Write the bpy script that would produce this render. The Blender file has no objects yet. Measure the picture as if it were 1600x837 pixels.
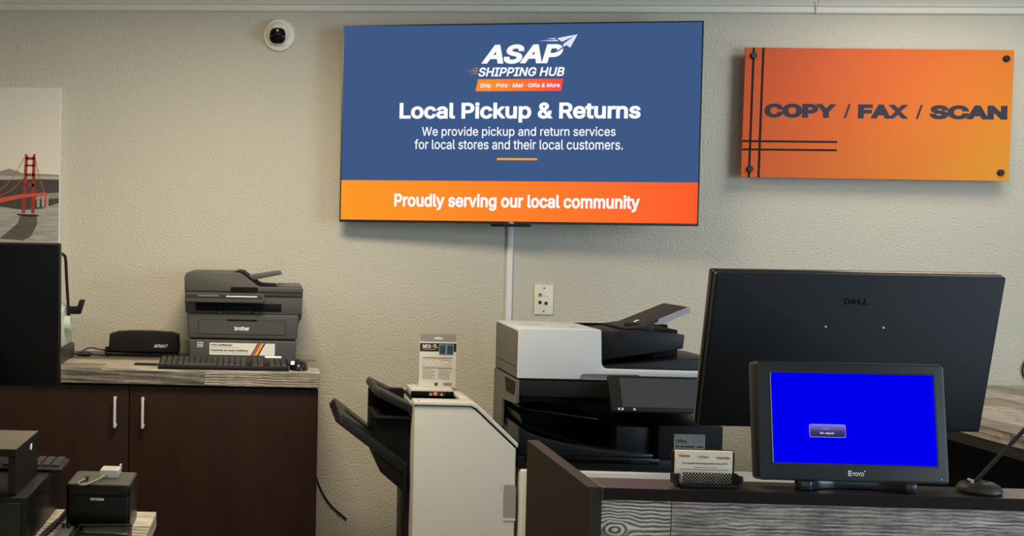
import bpy, bmesh, math, random
from mathutils import Vector, Matrix

random.seed(7)
SC = bpy.context.scene
COL = SC.collection
PI = math.pi

# ------------------------------------------------------------------ camera
F_PX, YAW, PITCH, ROLL = 1700.0, 0.055, -0.028, 0.015
EYE = Vector((0.0, -4.116, 1.5))
PP = (325.67, 421.20)                      # principal point of the cropped photograph, 1600 x 837
cam_data = bpy.data.cameras.new('camera')
cam = bpy.data.objects.new('camera', cam_data)
COL.objects.link(cam)
cam_data.sensor_fit = 'HORIZONTAL'
cam_data.sensor_width = 36.0
cam_data.lens = F_PX / 1600.0 * 36.0
cam_data.shift_x = (800.0 - PP[0]) / 1600.0
cam_data.shift_y = (PP[1] - 418.5) / 1600.0
cam_data.clip_start = 0.05
R0 = Matrix.Rotation(YAW, 3, 'Z') @ Matrix.Rotation(PITCH, 3, 'X')
right = R0 @ Vector((math.cos(ROLL), 0, math.sin(ROLL)))
upv = R0 @ Vector((-math.sin(ROLL), 0, math.cos(ROLL)))
fwd = R0 @ Vector((0, 1, 0))
M3 = Matrix((right, upv, -fwd)).transposed()
cam.matrix_world = Matrix.Translation(EYE) @ M3.to_4x4()
SC.camera = cam

# ------------------------------------------------------------------ world, lights, exposure
SC.view_settings.view_transform = 'Standard'
SC.view_settings.look = 'None'
SC.view_settings.gamma = 1.0
SC.view_settings.use_curve_mapping = False
SC.view_settings.exposure = 0.0
world = bpy.data.worlds.new('world')
SC.world = world
world.use_nodes = True
world.node_tree.nodes['Background'].inputs[0].default_value = (0.75, 0.86, 1.0, 1)
world.node_tree.nodes['Background'].inputs[1].default_value = 0.6


def area_light(name, loc, size, power, color, target=None):
    d = bpy.data.lights.new(name, 'AREA')
    d.shape = 'RECTANGLE'
    d.size, d.size_y = size
    d.energy = power
    d.color = color
    o = bpy.data.objects.new(name, d)
    COL.objects.link(o)
    o.location = loc
    dirv = Vector(target) - Vector(loc) if target else Vector((0, 0, -1))
    o.rotation_euler = dirv.to_track_quat('-Z', 'Y').to_euler()
    return o


WARM = (1.0, 0.86, 0.63)
WARM2 = (1.0, 0.90, 0.74)
NEUT = (1.0, 0.96, 0.90)
COOL = (0.62, 0.82, 1.0)
area_light('ceiling_lamp', (2.35, -0.62, 2.44), (0.8, 0.5), 9.8, WARM2)
area_light('ceiling_lamp', (0.00, -1.45, 2.44), (0.6, 0.6), 40, WARM)
area_light('ceiling_lamp', (-1.7, -3.2, 2.44), (0.6, 0.6), 26, WARM)
area_light('ceiling_lamp', (0.9, -4.6, 2.44), (1.2, 0.6), 10, NEUT)
area_light('storefront_daylight', (2.6, -6.85, 1.35), (4.2, 2.0), 16, COOL, (2.6, 0, 1.35))
area_light('side_window_daylight', (4.55, -3.4, 1.50), (3.2, 1.7), 125, COOL, (1.6, -0.8, 1.35))

# ------------------------------------------------------------------ materials


def lin(c):
    out = []
    for v in c[:3]:
        v = v / 255.0
        out.append(v / 12.92 if v <= 0.04045 else ((v + 0.055) / 1.055) ** 2.4)
    return (out[0], out[1], out[2], 1.0)


MATS = {}


def mat(name, rgb, rough=0.5, metal=0.0, spec=0.5, noise=None, bump=None, coat=0.0):
    """noise=(scale, amount, stretch) varies the colour; bump=(scale, strength, distance)"""
    if name in MATS:
        return MATS[name]
    m = bpy.data.materials.new(name)
    m.use_nodes = True
    nt = m.node_tree
    b = nt.nodes['Principled BSDF']
    b.inputs['Base Color'].default_value = lin(rgb)
    b.inputs['Roughness'].default_value = rough
    b.inputs['Metallic'].default_value = metal
    b.inputs['Specular IOR Level'].default_value = spec
    b.inputs['Coat Weight'].default_value = coat
    tc = nt.nodes.new('ShaderNodeTexCoord')
    if noise:
        sc, amt, st = noise
        mp = nt.nodes.new('ShaderNodeMapping')
        mp.inputs['Scale'].default_value = st
        nz = nt.nodes.new('ShaderNodeTexNoise')
        nz.inputs['Scale'].default_value = sc
        nz.inputs['Detail'].default_value = 5
        mx = nt.nodes.new('ShaderNodeMix')
        mx.data_type = 'RGBA'
        c = lin(rgb)
        mx.inputs['A'].default_value = tuple(v * (1 - amt) for v in c[:3]) + (1,)
        mx.inputs['B'].default_value = tuple(min(1, v * (1 + amt)) for v in c[:3]) + (1,)
        nt.links.new(tc.outputs['Object'], mp.inputs['Vector'])
        nt.links.new(mp.outputs['Vector'], nz.inputs['Vector'])
        nt.links.new(nz.outputs['Fac'], mx.inputs['Factor'])
        nt.links.new(mx.outputs['Result'], b.inputs['Base Color'])
    if bump:
        sc, stg, dist = bump
        nz = nt.nodes.new('ShaderNodeTexNoise')
        nz.inputs['Scale'].default_value = sc
        nz.inputs['Detail'].default_value = 3
        bp = nt.nodes.new('ShaderNodeBump')
        bp.inputs['Strength'].default_value = stg
        bp.inputs['Distance'].default_value = dist
        nt.links.new(tc.outputs['Object'], nz.inputs['Vector'])
        nt.links.new(nz.outputs['Fac'], bp.inputs['Height'])
        nt.links.new(bp.outputs['Normal'], b.inputs['Normal'])
    MATS[name] = m
    return m


def emit(name, rgb, strength=1.0):
    if name in MATS:
        return MATS[name]
    m = bpy.data.materials.new(name)
    m.use_nodes = True
    nt = m.node_tree
    nt.nodes.clear()
    e = nt.nodes.new('ShaderNodeEmission')
    e.inputs[0].default_value = lin(rgb)
    e.inputs[1].default_value = strength
    o = nt.nodes.new('ShaderNodeOutputMaterial')
    nt.links.new(e.outputs[0], o.inputs[0])
    MATS[name] = m
    return m


def ramp(nt, stops):
    r = nt.nodes.new('ShaderNodeValToRGB')
    el = r.color_ramp.elements
    while len(el) < len(stops):
        el.new(0.5)
    for e, (p, c) in zip(el, stops):
        e.position = p
        e.color = lin(c)
    return r


def gradient_mat(name, axis_vec, lo, hi, stops, emission=False, rough=0.45):
    """colour ramp along a direction in object space (a printed or displayed gradient)"""
    m = bpy.data.materials.new(name)
    m.use_nodes = True
    nt = m.node_tree
    tc = nt.nodes.new('ShaderNodeTexCoord')
    dp = nt.nodes.new('ShaderNodeVectorMath')
    dp.operation = 'DOT_PRODUCT'
    dp.inputs[1].default_value = axis_vec
    mr = nt.nodes.new('ShaderNodeMapRange')
    mr.inputs['From Min'].default_value = lo
    mr.inputs['From Max'].default_value = hi
    r = ramp(nt, stops)
    nt.links.new(tc.outputs['Object'], dp.inputs[0])
    nt.links.new(dp.outputs['Value'], mr.inputs['Value'])
    nt.links.new(mr.outputs['Result'], r.inputs['Fac'])
    b = nt.nodes['Principled BSDF']
    b.inputs['Roughness'].default_value = rough
    b.inputs['Specular IOR Level'].default_value = 0.15
    if emission:
        b.inputs['Base Color'].default_value = (0, 0, 0, 1)
        b.inputs['Specular IOR Level'].default_value = 0.0
        nt.links.new(r.outputs['Color'], b.inputs['Emission Color'])
        b.inputs['Emission Strength'].default_value = 1.0
    else:
        nt.links.new(r.outputs['Color'], b.inputs['Base Color'])
    return m


def plank_mat(name, stops, along='X', scale=1.0, wavy=0.12, fine=1.0, seed=0.0, rough=0.55, knot=None, period=0.0062, amount=None):
    """weathered wood print: streaks that run along one axis, with waving year rings, optional knot (x, z, radius)"""
    m = bpy.data.materials.new(name)
    m.use_nodes = True
    nt = m.node_tree
    N, L = nt.nodes.new, nt.links.new
    b = nt.nodes['Principled BSDF']
    b.inputs['Roughness'].default_value = rough
    tc = N('ShaderNodeTexCoord')
    off = N('ShaderNodeVectorMath')
    off.operation = 'ADD'
    off.inputs[1].default_value = (seed * 3.1, seed * 1.7, seed * 2.3)
    L(tc.outputs['Object'], off.inputs[0])
    st = {'X': (2.0, 9, 9), 'Y': (9, 2.0, 9), 'Z': (9, 9, 2.0)}[along]
    mp = N('ShaderNodeMapping')
    mp.inputs['Scale'].default_value = tuple(v * scale for v in st)
    L(off.outputs[0], mp.inputs['Vector'])
    big = N('ShaderNodeTexNoise')
    big.inputs['Scale'].default_value = 3.0
    big.inputs['Detail'].default_value = 2
    L(mp.outputs[0], big.inputs['Vector'])
    wmp = N('ShaderNodeMapping')
    wmp.inputs['Scale'].default_value = tuple(v * scale for v in {'X': (0.9, 14, 14), 'Y': (14, 0.9, 14), 'Z': (14, 14, 0.9)}[along])
    L(off.outputs[0], wmp.inputs['Vector'])
    src = wmp.outputs[0]
    wv = N('ShaderNodeTexWave')
    wv.wave_type = 'BANDS'
    wv.bands_direction = 'DIAGONAL'
    wv.inputs['Scale'].default_value = 2.2
    wv.inputs['Distortion'].default_value = 40 * wavy
    wv.inputs['Detail'].default_value = 3
    wv.inputs['Detail Scale'].default_value = 0.9
    L(src, wv.inputs['Vector'])
    fmp = N('ShaderNodeMapping')
    fmp.inputs['Scale'].default_value = tuple(v * fine for v in {'X': (6, 105, 105), 'Y': (105, 6, 105), 'Z': (105, 105, 6)}[along])
    L(off.outputs[0], fmp.inputs['Vector'])
    fn = N('ShaderNodeTexNoise')
    fn.inputs['Scale'].default_value = 1.6
    fn.inputs['Detail'].default_value = 6
    fn.inputs['Roughness'].default_value = 0.68
    L(fmp.outputs[0], fn.inputs['Vector'])

    def mth(op, a, bb):
        q = N('ShaderNodeMath'); q.operation = op
        for i, v in enumerate((a, bb)):
            if isinstance(v, (int, float)):
                q.inputs[i].default_value = v
            else:
                L(v, q.inputs[i])
        return q.outputs[0]
    wave_out = wv.outputs['Fac']
    if knot:
        # grain lines flow around the knot like a stream around a stone; rings inside it
        kx, kz, kr = knot
        sep = N('ShaderNodeSeparateXYZ')
        L(tc.outputs['Object'], sep.inputs[0])
        dn = N('ShaderNodeTexNoise')
        dn.inputs['Scale'].default_value = 28.0
        dn.inputs['Detail'].default_value = 3
        L(tc.outputs['Object'], dn.inputs['Vector'])
        dx = mth('MULTIPLY', mth('SUBTRACT', sep.outputs['X'], kx), 0.62)
        dz = mth('ADD', mth('SUBTRACT', sep.outputs['Z'], kz), mth('MULTIPLY', mth('SUBTRACT', dn.outputs['Fac'], 0.5), 0.010))
        r2 = mth('ADD', mth('MULTIPLY', dx, dx), mth('MULTIPLY', dz, dz))
        flow = mth('MULTIPLY', dz, mth('MAXIMUM', mth('SUBTRACT', 1.0, mth('DIVIDE', kr * kr, mth('ADD', r2, 1e-7))), 0.0))
        rad = mth('SQRT', r2, 0.0)
        inside = mth('LESS_THAN', rad, kr)
        t_ = mth('ADD', mth('MULTIPLY', flow, mth('SUBTRACT', 1.0, inside)), mth('MULTIPLY', rad, inside))
        wave_out = mth('ADD', mth('MULTIPLY', mth('SINE', mth('MULTIPLY', t_, 2 * PI / period), 0.0), mth('MULTIPLY', big.outputs['Fac'], 1.0)), 0.5)
    bl = N('ShaderNodeTexNoise')
    bl.inputs['Scale'].default_value = 22.0
    bl.inputs['Detail'].default_value = 6
    bl.inputs['Roughness'].default_value = 0.7
    L(off.outputs[0], bl.inputs['Vector'])
    wa = amount if amount else (0.34 if knot else 0.14)
    v = mth('ADD', mth('ADD', mth('MULTIPLY', wave_out, wa), mth('MULTIPLY', bl.outputs['Fac'], 0.30)),
            mth('ADD', mth('MULTIPLY', fn.outputs['Fac'], 0.86 - wa), mth('MULTIPLY', big.outputs['Fac'], 0.10)))
    mr = N('ShaderNodeMapRange')
    mr.inputs['From Min'].default_value = 0.44
    mr.inputs['From Max'].default_value = 0.80
    L(v, mr.inputs['Value'])
    r = ramp(nt, stops)
    L(mr.outputs[0], r.inputs['Fac'])
    L(r.outputs['Color'], b.inputs['Base Color'])
    bp = N('ShaderNodeBump')
    bp.inputs['Strength'].default_value = 0.25
    bp.inputs['Distance'].default_value = 0.001
    L(v, bp.inputs['Height'])
    L(bp.outputs['Normal'], b.inputs['Normal'])
    MATS[name] = m
    return m


# ------------------------------------------------------------------ mesh builder
class MB:
    def __init__(self):
        self.v, self.f = [], []

    def add(self, vs, fs):
        n = len(self.v)
        self.v += [tuple(p) for p in vs]
        self.f += [tuple(i + n for i in q) for q in fs]
        return self

    def box(self, x0, x1, y0, y1, z0, z1):
        return self.add([(x0, y0, z0), (x1, y0, z0), (x1, y1, z0), (x0, y1, z0), (x0, y0, z1), (x1, y0, z1), (x1, y1, z1), (x0, y1, z1)],
                        [(0, 3, 2, 1), (4, 5, 6, 7), (0, 1, 5, 4), (1, 2, 6, 5), (2, 3, 7, 6), (3, 0, 4, 7)])

    def prism_y(self, pts, y0, y1):
        """polygon in x,z (counter-clockwise seen from -y) extruded along y"""
        n = len(pts)
        vs = [(x, y0, z) for x, z in pts] + [(x, y1, z) for x, z in pts]
        fs = [tuple(range(n)), tuple(range(2 * n - 1, n - 1, -1))]
        fs += [(i, i + n, (i + 1) % n + n, (i + 1) % n) for i in range(n)]
        return self.add(vs, fs)

    def prism_z(self, pts, z0, z1):
        n = len(pts)
        vs = [(x, y, z0) for x, y in pts] + [(x, y, z1) for x, y in pts]
        fs = [tuple(range(n - 1, -1, -1)), tuple(range(n, 2 * n))]
        fs += [(i, (i + 1) % n, (i + 1) % n + n, i + n) for i in range(n)]
        return self.add(vs, fs)

    def prism_x(self, pts, x0, x1):
        """polygon in y,z extruded along x"""
        n = len(pts)
        vs = [(x0, y, z) for y, z in pts] + [(x1, y, z) for y, z in pts]
        fs = [tuple(range(n - 1, -1, -1)), tuple(range(n, 2 * n))]
        fs += [(i, (i + 1) % n, (i + 1) % n + n, i + n) for i in range(n)]
        return self.add(vs, fs)

    def poly(self, pts, y):
        """flat printed polygon facing -y"""
        return self.add([(x, y, z) for x, z in pts], [tuple(range(len(pts)))])

    def rect(self, x0, x1, z0, z1, y):
        return self.poly([(x0, z0), (x1, z0), (x1, z1), (x0, z1)], y)

    def tube(self, path, r, n=8, cap=True):
        P = [Vector(p) for p in path]
        rs = r if isinstance(r, (list, tuple)) else [r] * len(P)
        rings = []
        ref = None
        for i, p in enumerate(P):
            t = (P[min(i + 1, len(P) - 1)] - P[max(i - 1, 0)]).normalized()
            if ref is None:
                a = Vector((0, 0, 1)) if abs(t.z) < 0.9 else Vector((1, 0, 0))
                ref = t.cross(a).normalized()
            ref = (ref - t * ref.dot(t)).normalized()
            b = t.cross(ref)
            rings.append([p + (ref * math.cos(2 * PI * k / n) + b * math.sin(2 * PI * k / n)) * rs[i] for k in range(n)])
        vs = [q for rg in rings for q in rg]
        fs = []
        for i in range(len(P) - 1):
            for k in range(n):
                fs.append((i * n + k, i * n + (k + 1) % n, (i + 1) * n + (k + 1) % n, (i + 1) * n + k))
        if cap:
            fs.append(tuple(range(n - 1, -1, -1)))
            fs.append(tuple(range((len(P) - 1) * n, len(P) * n)))
        return self.add(vs, fs)

    def lathe(self, prof, n=32, axis='Z', origin=(0, 0, 0)):
        """prof: list of (r, h) ; axis 'Z' up or 'Y' (h runs towards -y) or 'X'"""
        ox, oy, oz = origin
        vs = []
        for r, h in prof:
            for k in range(n):
                a = 2 * PI * k / n
                c, s = r * math.cos(a), r * math.sin(a)
                if axis == 'Z':
                    vs.append((ox + c, oy + s, oz + h))
                elif axis == 'Y':
                    vs.append((ox + c, oy - h, oz + s))
                else:
                    vs.append((ox + h, oy + c, oz + s))
        fs = []
        for i in range(len(prof) - 1):
            for k in range(n):
                fs.append((i * n + k, i * n + (k + 1) % n, (i + 1) * n + (k + 1) % n, (i + 1) * n + k))
        fs.append(tuple(range(n - 1, -1, -1)))
        fs.append(tuple(range((len(prof) - 1) * n, len(prof) * n)))
        return self.add(vs, fs)

    def build(self, name, material, parent=None, bevel=0.0, seg=2, origin=None, angle=35, loc=None, rot=None):
        me = bpy.data.meshes.new(name)
        bm = bmesh.new()
        o3 = Vector(origin) if origin is not None else Vector((0, 0, 0))
        bv = [bm.verts.new(Vector(p) - o3) for p in self.v]
        for f in self.f:
            try:
                bm.faces.new([bv[i] for i in f])
            except ValueError:
                pass
        bm.normal_update()
        if len(bm.faces) > 1 and bevel >= 0:
            bmesh.ops.recalc_face_normals(bm, faces=bm.faces)
        if bevel > 0:
            es = [e for e in bm.edges if len(e.link_faces) == 2 and e.calc_face_angle(0) > math.radians(30)]
            bmesh.ops.bevel(bm, geom=es, offset=bevel, segments=seg, profile=0.6, affect='EDGES', clamp_overlap=True)
        bm.to_mesh(me)
        bm.free()
        me.polygons.foreach_set('use_smooth', [True] * len(me.polygons))
        me.set_sharp_from_angle(angle=math.radians(angle))
        if material is not None:
            me.materials.append(material)
        o = bpy.data.objects.new(name, me)
        COL.objects.link(o)
        if parent is not None:
            o.parent = parent
        if loc is not None:
            o.location = loc
        if rot is not None:
            o.rotation_euler = rot
        return o


def tag(o, label=None, cat=None, group=None, kind=None):
    for k, v in (('label', label), ('category', cat), ('group', group), ('kind', kind)):
        if v:
            o[k] = v
    return o


class Thing:
    """an Empty at the base of a thing; parts are given in world metres (world=True) or in the thing's own frame"""

    def __init__(self, name, label, cat, loc, rot=(0, 0, 0), world=True, group=None):
        self.o = bpy.data.objects.new(name, None)
        self.o.empty_display_size = 0.05
        COL.objects.link(self.o)
        self.o.location = loc
        self.o.rotation_euler = rot
        self.org = Vector(loc) if world else Vector((0, 0, 0))
        tag(self.o, label, cat, group)

    def part(self, name, mb, m, bevel=0.0, parent=None, label=None, kind=None, **kw):
        p = mb.build(name, m, parent or self.o, bevel, origin=self.org, **kw)
        tag(p, label, kind=kind)
        return p

    def text(self, body, x0, x1, z0, z1, y, m, parent=None, bold=0.0, shear=0.0, name='lettering', italic=False, spacing=1.0):
        p = text_obj(name, body, x0, x1, z0, z1, y, m, bold, shear, self.org, spacing)
        p.parent = parent or self.o
        return p


FONT = None
try:
    import os
    _fp = os.path.join(bpy.utils.system_resource('DATAFILES', path='fonts'), 'Inter.woff2')
    if os.path.exists(_fp):
        FONT = bpy.data.fonts.load(_fp)          # typeface that ships with Blender itself
except Exception:
    FONT = None


def glyph_mesh(loops, bold):
    """fill closed outlines by the non-zero winding rule, after moving them outwards by bold"""
    from mathutils.geometry import delaunay_2d_cdt
    polys = []
    for lp in loops:
        pts = [lp[0]]
        for p in lp[1:]:
            if (p - pts[-1]).length > 1e-4:
                pts.append(p)
        if (pts[0] - pts[-1]).length < 1e-4:
            pts.pop()
        if len(pts) > 2:
            polys.append(pts)
    total = 0.0
    areas = []
    for q in polys:
        ar = sum(q[i].x * q[(i + 1) % len(q)].y - q[(i + 1) % len(q)].x * q[i].y for i in range(len(q))) / 2
        areas.append(ar)
    sgn = 1.0 if sum(areas) > 0 else -1.0          # outer contours dominate the signed area
    out = []
    for q in polys:
        n = len(q)
        r = []
        for i in range(n):
            e0 = (q[i] - q[i - 1]).normalized()
            e1 = (q[(i + 1) % n] - q[i]).normalized()
            n0, n1 = Vector((e0.y, -e0.x)), Vector((e1.y, -e1.x))
            m_ = n0 + n1
            d = m_.length
            if d < 0.5:
                m_ = n1
                k = 1.0
            else:
                m_ = m_ / d
                k = min(1.6, 1.0 / max(0.3, m_.dot(n1)))
            r.append(q[i] + m_ * (bold * k * sgn))
        out.append(r)
    # groups of outlines that overlap in x are filled together
    boxes = sorted(((min(p.x for p in q), max(p.x for p in q), q) for q in out), key=lambda t: t[0])
    groups = []
    for x0, x1, q in boxes:
        if groups and x0 <= groups[-1][0]:
            groups[-1][1].append(q)
            groups[-1][0] = max(groups[-1][0], x1)
        else:
            groups.append([x1, [q]])
    V, F = [], []
    for _, qs in groups:
        pts, eds = [], []
        for q in qs:
            n0 = len(pts)
            pts += q
            eds += [(n0 + i, n0 + (i + 1) % len(q)) for i in range(len(q))]
        vo, eo_, fo_, *_x = delaunay_2d_cdt(pts, eds, [], 0, 1e-5)
        segs = [(q[i], q[(i + 1) % len(q)]) for q in qs for i in range(len(q))]
        base = len(V)
        V += vo
        for f in fo_:
            c = sum((vo[i] for i in f), Vector((0, 0))) / len(f)
            w = 0
            for p, q2 in segs:
                if (p.y <= c.y) != (q2.y <= c.y):
                    xx = p.x + (c.y - p.y) / (q2.y - p.y) * (q2.x - p.x)
                    if xx > c.x:
                        w += 1 if q2.y > p.y else -1
            if w * sgn > 0:
                F.append(tuple(base + i for i in f))
    return V, F


def text_obj(name, body, x0, x1, z0, z1, y, m, bold=0.0, shear=0.0, org=Vector((0, 0, 0)), spacing=1.0):
    cu = bpy.data.curves.new('type', 'FONT')
    cu.body = body
    cu.size = 1.0
    if FONT:
        cu.font = FONT
    cu.shear = shear
    cu.resolution_u = 3
    cu.space_character = spacing
    cu.fill_mode = 'NONE'
    tmp = bpy.data.objects.new('type', cu)
    COL.objects.link(tmp)
    dg = bpy.context.evaluated_depsgraph_get()
    wire = bpy.data.meshes.new_from_object(tmp.evaluated_get(dg))
    bpy.data.objects.remove(tmp)
    bpy.data.curves.remove(cu)
    # walk the outline loops in the order of the vertices
    nxt = {}
    for e in wire.edges:
        a_, b_ = e.vertices
        if abs(a_ - b_) == 1:
            nxt[min(a_, b_)] = max(a_, b_)
        else:
            nxt[max(a_, b_)] = min(a_, b_)
    loops, seen = [], set()
    for i in range(len(wire.vertices)):
        if i in seen:
            continue
        lp, j = [], i
        while j not in seen and j in nxt:
            seen.add(j)
            lp.append(wire.vertices[j].co.xy.copy())
            j = nxt[j]
        if len(lp) > 2:
            loops.append(lp)
    bpy.data.meshes.remove(wire)
    V, F = glyph_mesh(loops, bold)
    me = bpy.data.meshes.new(name)
    used = sorted({i for f in F for i in f})
    idx = {k: n for n, k in enumerate(used)}
    xs = [V[i].x for i in used]
    ys = [V[i].y for i in used]
    sx = (x1 - x0) / (max(xs) - min(xs))
    sz = (z1 - z0) / (max(ys) - min(ys))
    mx, my = min(xs), min(ys)
    me.from_pydata([Vector((x0 + (V[i].x - mx) * sx, y, z0 + (V[i].y - my) * sz)) - org for i in used], [], [tuple(idx[i] for i in f) for f in F])
    me.materials.append(m)
    o = bpy.data.objects.new(name, me)
    COL.objects.link(o)
    return o


def rrect(x0, x1, z0, z1, r, n=4):
    pts = []
    for cx, cz, a0 in ((x1 - r, z0 + r, -PI / 2), (x1 - r, z1 - r, 0), (x0 + r, z1 - r, PI / 2), (x0 + r, z0 + r, PI)):
        for k in range(n + 1):
            a = a0 + PI / 2 * k / n
            pts.append((cx + r * math.cos(a), cz + r * math.sin(a)))
    return pts


def bez(pts, n=6):
    """smooth path through points (Catmull-Rom)"""
    P = [Vector(p) for p in pts]
    P = [P[0] * 2 - P[1]] + P + [P[-1] * 2 - P[-2]]
    out = []
    for i in range(1, len(P) - 2):
        for k in range(n):
            t = k / n
            a, b, c, d = P[i - 1], P[i], P[i + 1], P[i + 2]
            out.append(0.5 * ((2 * b) + (-a + c) * t + (2 * a - 5 * b + 4 * c - d) * t * t + (-a + 3 * b - 3 * c + d) * t ** 3))
    out.append(P[-2])
    return out


# ------------------------------------------------------------------ shared materials
M_WALL = mat('painted_wall', (202, 197, 183), 0.62, spec=0.3, noise=(1.3, 0.03, (1, 1, 1)), bump=(128, 0.85, 0.0050))
M_PLAIN = mat('plain_wall', (205, 200, 186), 0.7, spec=0.2)
M_CEIL = mat('ceiling_white', (215, 210, 200), 0.8)
M_TRIM = mat('trim_white', (226, 221, 208), 0.45, noise=(6, 0.03, (1, 1, 1)))
M_FLOOR = mat('floor_tile', (120, 110, 98), 0.5, noise=(4, 0.2, (1, 1, 1)))
M_BLACK = mat('black_plastic', (13, 13, 14), 0.45, spec=0.35, noise=(200, 0.15, (1, 1, 1)))
M_DEEP = mat('deep_black', (5, 5, 6), 0.6, spec=0.2)
M_GLOSS = mat('gloss_black', (8, 8, 9), 0.22, spec=0.4)
M_MATTE = mat('matte_black', (16, 16, 17), 0.6, spec=0.3, noise=(150, 0.15, (1, 1, 1)))
M_GREY = mat('printer_grey', (74, 73, 71), 0.45, noise=(120, 0.06, (1, 1, 1)))
M_GREYD = mat('printer_dark_grey', (52, 51, 50), 0.4)
M_WHITE = mat('white_plastic', (226, 226, 226), 0.38)
M_OFFW = mat('offwhite_plastic', (206, 203, 195), 0.42)
M_PAPER = mat('white_paper', (225, 222, 214), 0.7)
M_INK = mat('black_ink', (25, 25, 26), 0.6)
M_INKG = mat('grey_ink', (120, 118, 114), 0.6)
M_STEEL = mat('brushed_steel', (222, 221, 218), 0.35, metal=0.3)
M_SILVER = mat('silver_plastic', (190, 188, 180), 0.4)
M_CABINET = mat('dark_stained_wood', (42, 25, 15), 0.5, noise=(7, 0.42, (3, 3, 0.6)), spec=0.2)
M_BROWN = mat('brown_laminate', (46, 35, 28), 0.5, spec=0.3, noise=(10, 0.12, (4, 4, 0.6)))
M_BROWNH = mat('brown_laminate_top', (50, 41, 37), 0.34, spec=1.0, noise=(10, 0.12, (0.6, 4, 4)))  # laminate lightened here for the sheen on the ledge top
M_FRONT_SHADE = mat('brown_laminate_front_shade', (34, 24, 20), 0.6, spec=0.12, noise=(10, 0.12, (0.6, 4, 4)))  # same laminate, darkened for the shaded front of the ledge
M_TXTW = mat('white_print', (235, 235, 232), 0.5)
M_BWOOD = mat('black_wood', (9, 9, 8), 0.5, spec=0.25, noise=(30, 0.5, (1, 0.15, 6)), bump=(60, 0.1, 0.001))

GREYW = [(0.0, (66, 61, 55)), (0.35, (110, 103, 94)), (0.65, (145, 137, 125)), (1.0, (184, 175, 161))]
DARKW = [(0.0, (50, 46, 42)), (0.4, (86, 80, 73)), (0.7, (118, 110, 100)), (1.0, (152, 143, 131))]
LIGHTW = [(0.0, (92, 86, 79)), (0.35, (146, 138, 127)), (0.65, (180, 172, 158)), (1.0, (206, 198, 184))]
TANW = [(0.0, (118, 105, 88)), (0.35, (168, 154, 132)), (0.7, (196, 182, 158)), (1.0, (216, 204, 182))]
PURPW = [(0.0, (56, 49, 46)), (0.35, (116, 106, 99)), (0.65, (168, 157, 147)), (1.0, (222, 212, 198))]
KNOTW = [(0.0, (74, 66, 59)), (0.35, (136, 126, 115)), (0.65, (182, 172, 158)), (1.0, (220, 211, 196))]
P_GREY = plank_mat('weathered_grey_plank', GREYW, seed=1)
P_DARK = plank_mat('weathered_dark_plank', DARKW, seed=2, fine=0.8)
P_LIGHT = plank_mat('weathered_light_plank', LIGHTW, seed=3, wavy=0.2)
P_TAN = plank_mat('tan_plank', TANW, seed=4)
P_PURP = plank_mat('counter_front_plank', PURPW, seed=5, fine=1.7, knot=(9.0, 1.0, 0.0005), period=0.0060, amount=0.13)
P_KNOT = plank_mat('counter_knot_plank', KNOTW, seed=6, scale=1.9, wavy=0.08, fine=1.6, knot=(0.022, 1.052, 0.013))
P_EDGE = plank_mat('wavy_edge_plank', GREYW, seed=11, fine=1.0, knot=(0.62, -0.01, 0.012), period=0.0085, amount=0.22)
P_YDARK = plank_mat('side_counter_plank', GREYW, along='Y', seed=7)
P_YLIGHT = plank_mat('side_counter_light_plank', LIGHTW, along='Y', seed=8, wavy=0.2)
P_TANE = plank_mat('tan_plank_edge', TANW, along='Y', seed=9)

# ------------------------------------------------------------------ the room


def structure(name, mb, m, bevel=0.0):
    o = mb.build(name, m, None, bevel)
    o['kind'] = 'structure'
    return o


XL, XR, YF, ZC = -3.6, 4.6, -7.0, 2.47
structure('wall_back', MB().box(XL, XR, 0.0, 0.12, 0, ZC), M_WALL)
structure('wall_left', MB().box(XL - 0.12, XL, YF, 0.12, 0, ZC), M_PLAIN)
structure('wall_right', MB().box(XR, XR + 0.12, YF, 0.12, 0, ZC), M_PLAIN)
structure('floor', MB().box(XL - 0.12, XR + 0.12, YF - 0.12, 0.12, -0.08, 0), M_FLOOR)
structure('ceiling', MB().box(XL - 0.12, XR + 0.12, YF - 0.12, 0.12, ZC, ZC + 0.08), M_CEIL)
wf = MB()
wf.box(XL, XR, YF - 0.12, YF, 0, 0.3).box(XL, XR, YF - 0.12, YF, 2.36, ZC).box(XL, 0.45, YF - 0.12, YF, 0.3, 2.36).box(4.5, XR, YF - 0.12, YF, 0.3, 2.36)
structure('wall_front', wf, M_PLAIN)
tr = Thing('trim_1', None, None, (0, 0, 2.35))
tr.o['kind'] = 'structure'
# crown moulding: band, bead and cove, in the two lengths that meet above the orange sign


def crown(x0, x1, dz):
    prof = [(0.0, 2.356), (-0.012, 2.356), (-0.016, 2.360), (-0.018, 2.378), (-0.026, 2.381), (-0.028, 2.386), (-0.024, 2.389),
            (-0.030, 2.396), (-0.045, 2.420), (-0.075, 2.446), (-0.08, 2.470), (0.0, 2.470)]
    prof = [(y, z + dz) for y, z in prof]
    prof[-1] = (0.0, 2.47); prof[-2] = (-0.08, 2.47)
    return tr.part('crown_moulding', MB().prism_x(prof, x0, x1), M_TRIM)


crown(XL, 1.9745, 0.0)
crown(1.976, XR, -0.0015)
MX = mat('caulk', (236, 232, 222), 0.6)
tr.part('caulk_seam', MB().tube([(1.962, -0.026, 2.398), (1.968, -0.029, 2.386), (1.972, -0.022, 2.376), (1.975, -0.017, 2.356)], 0.0022, 6), MX)

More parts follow.
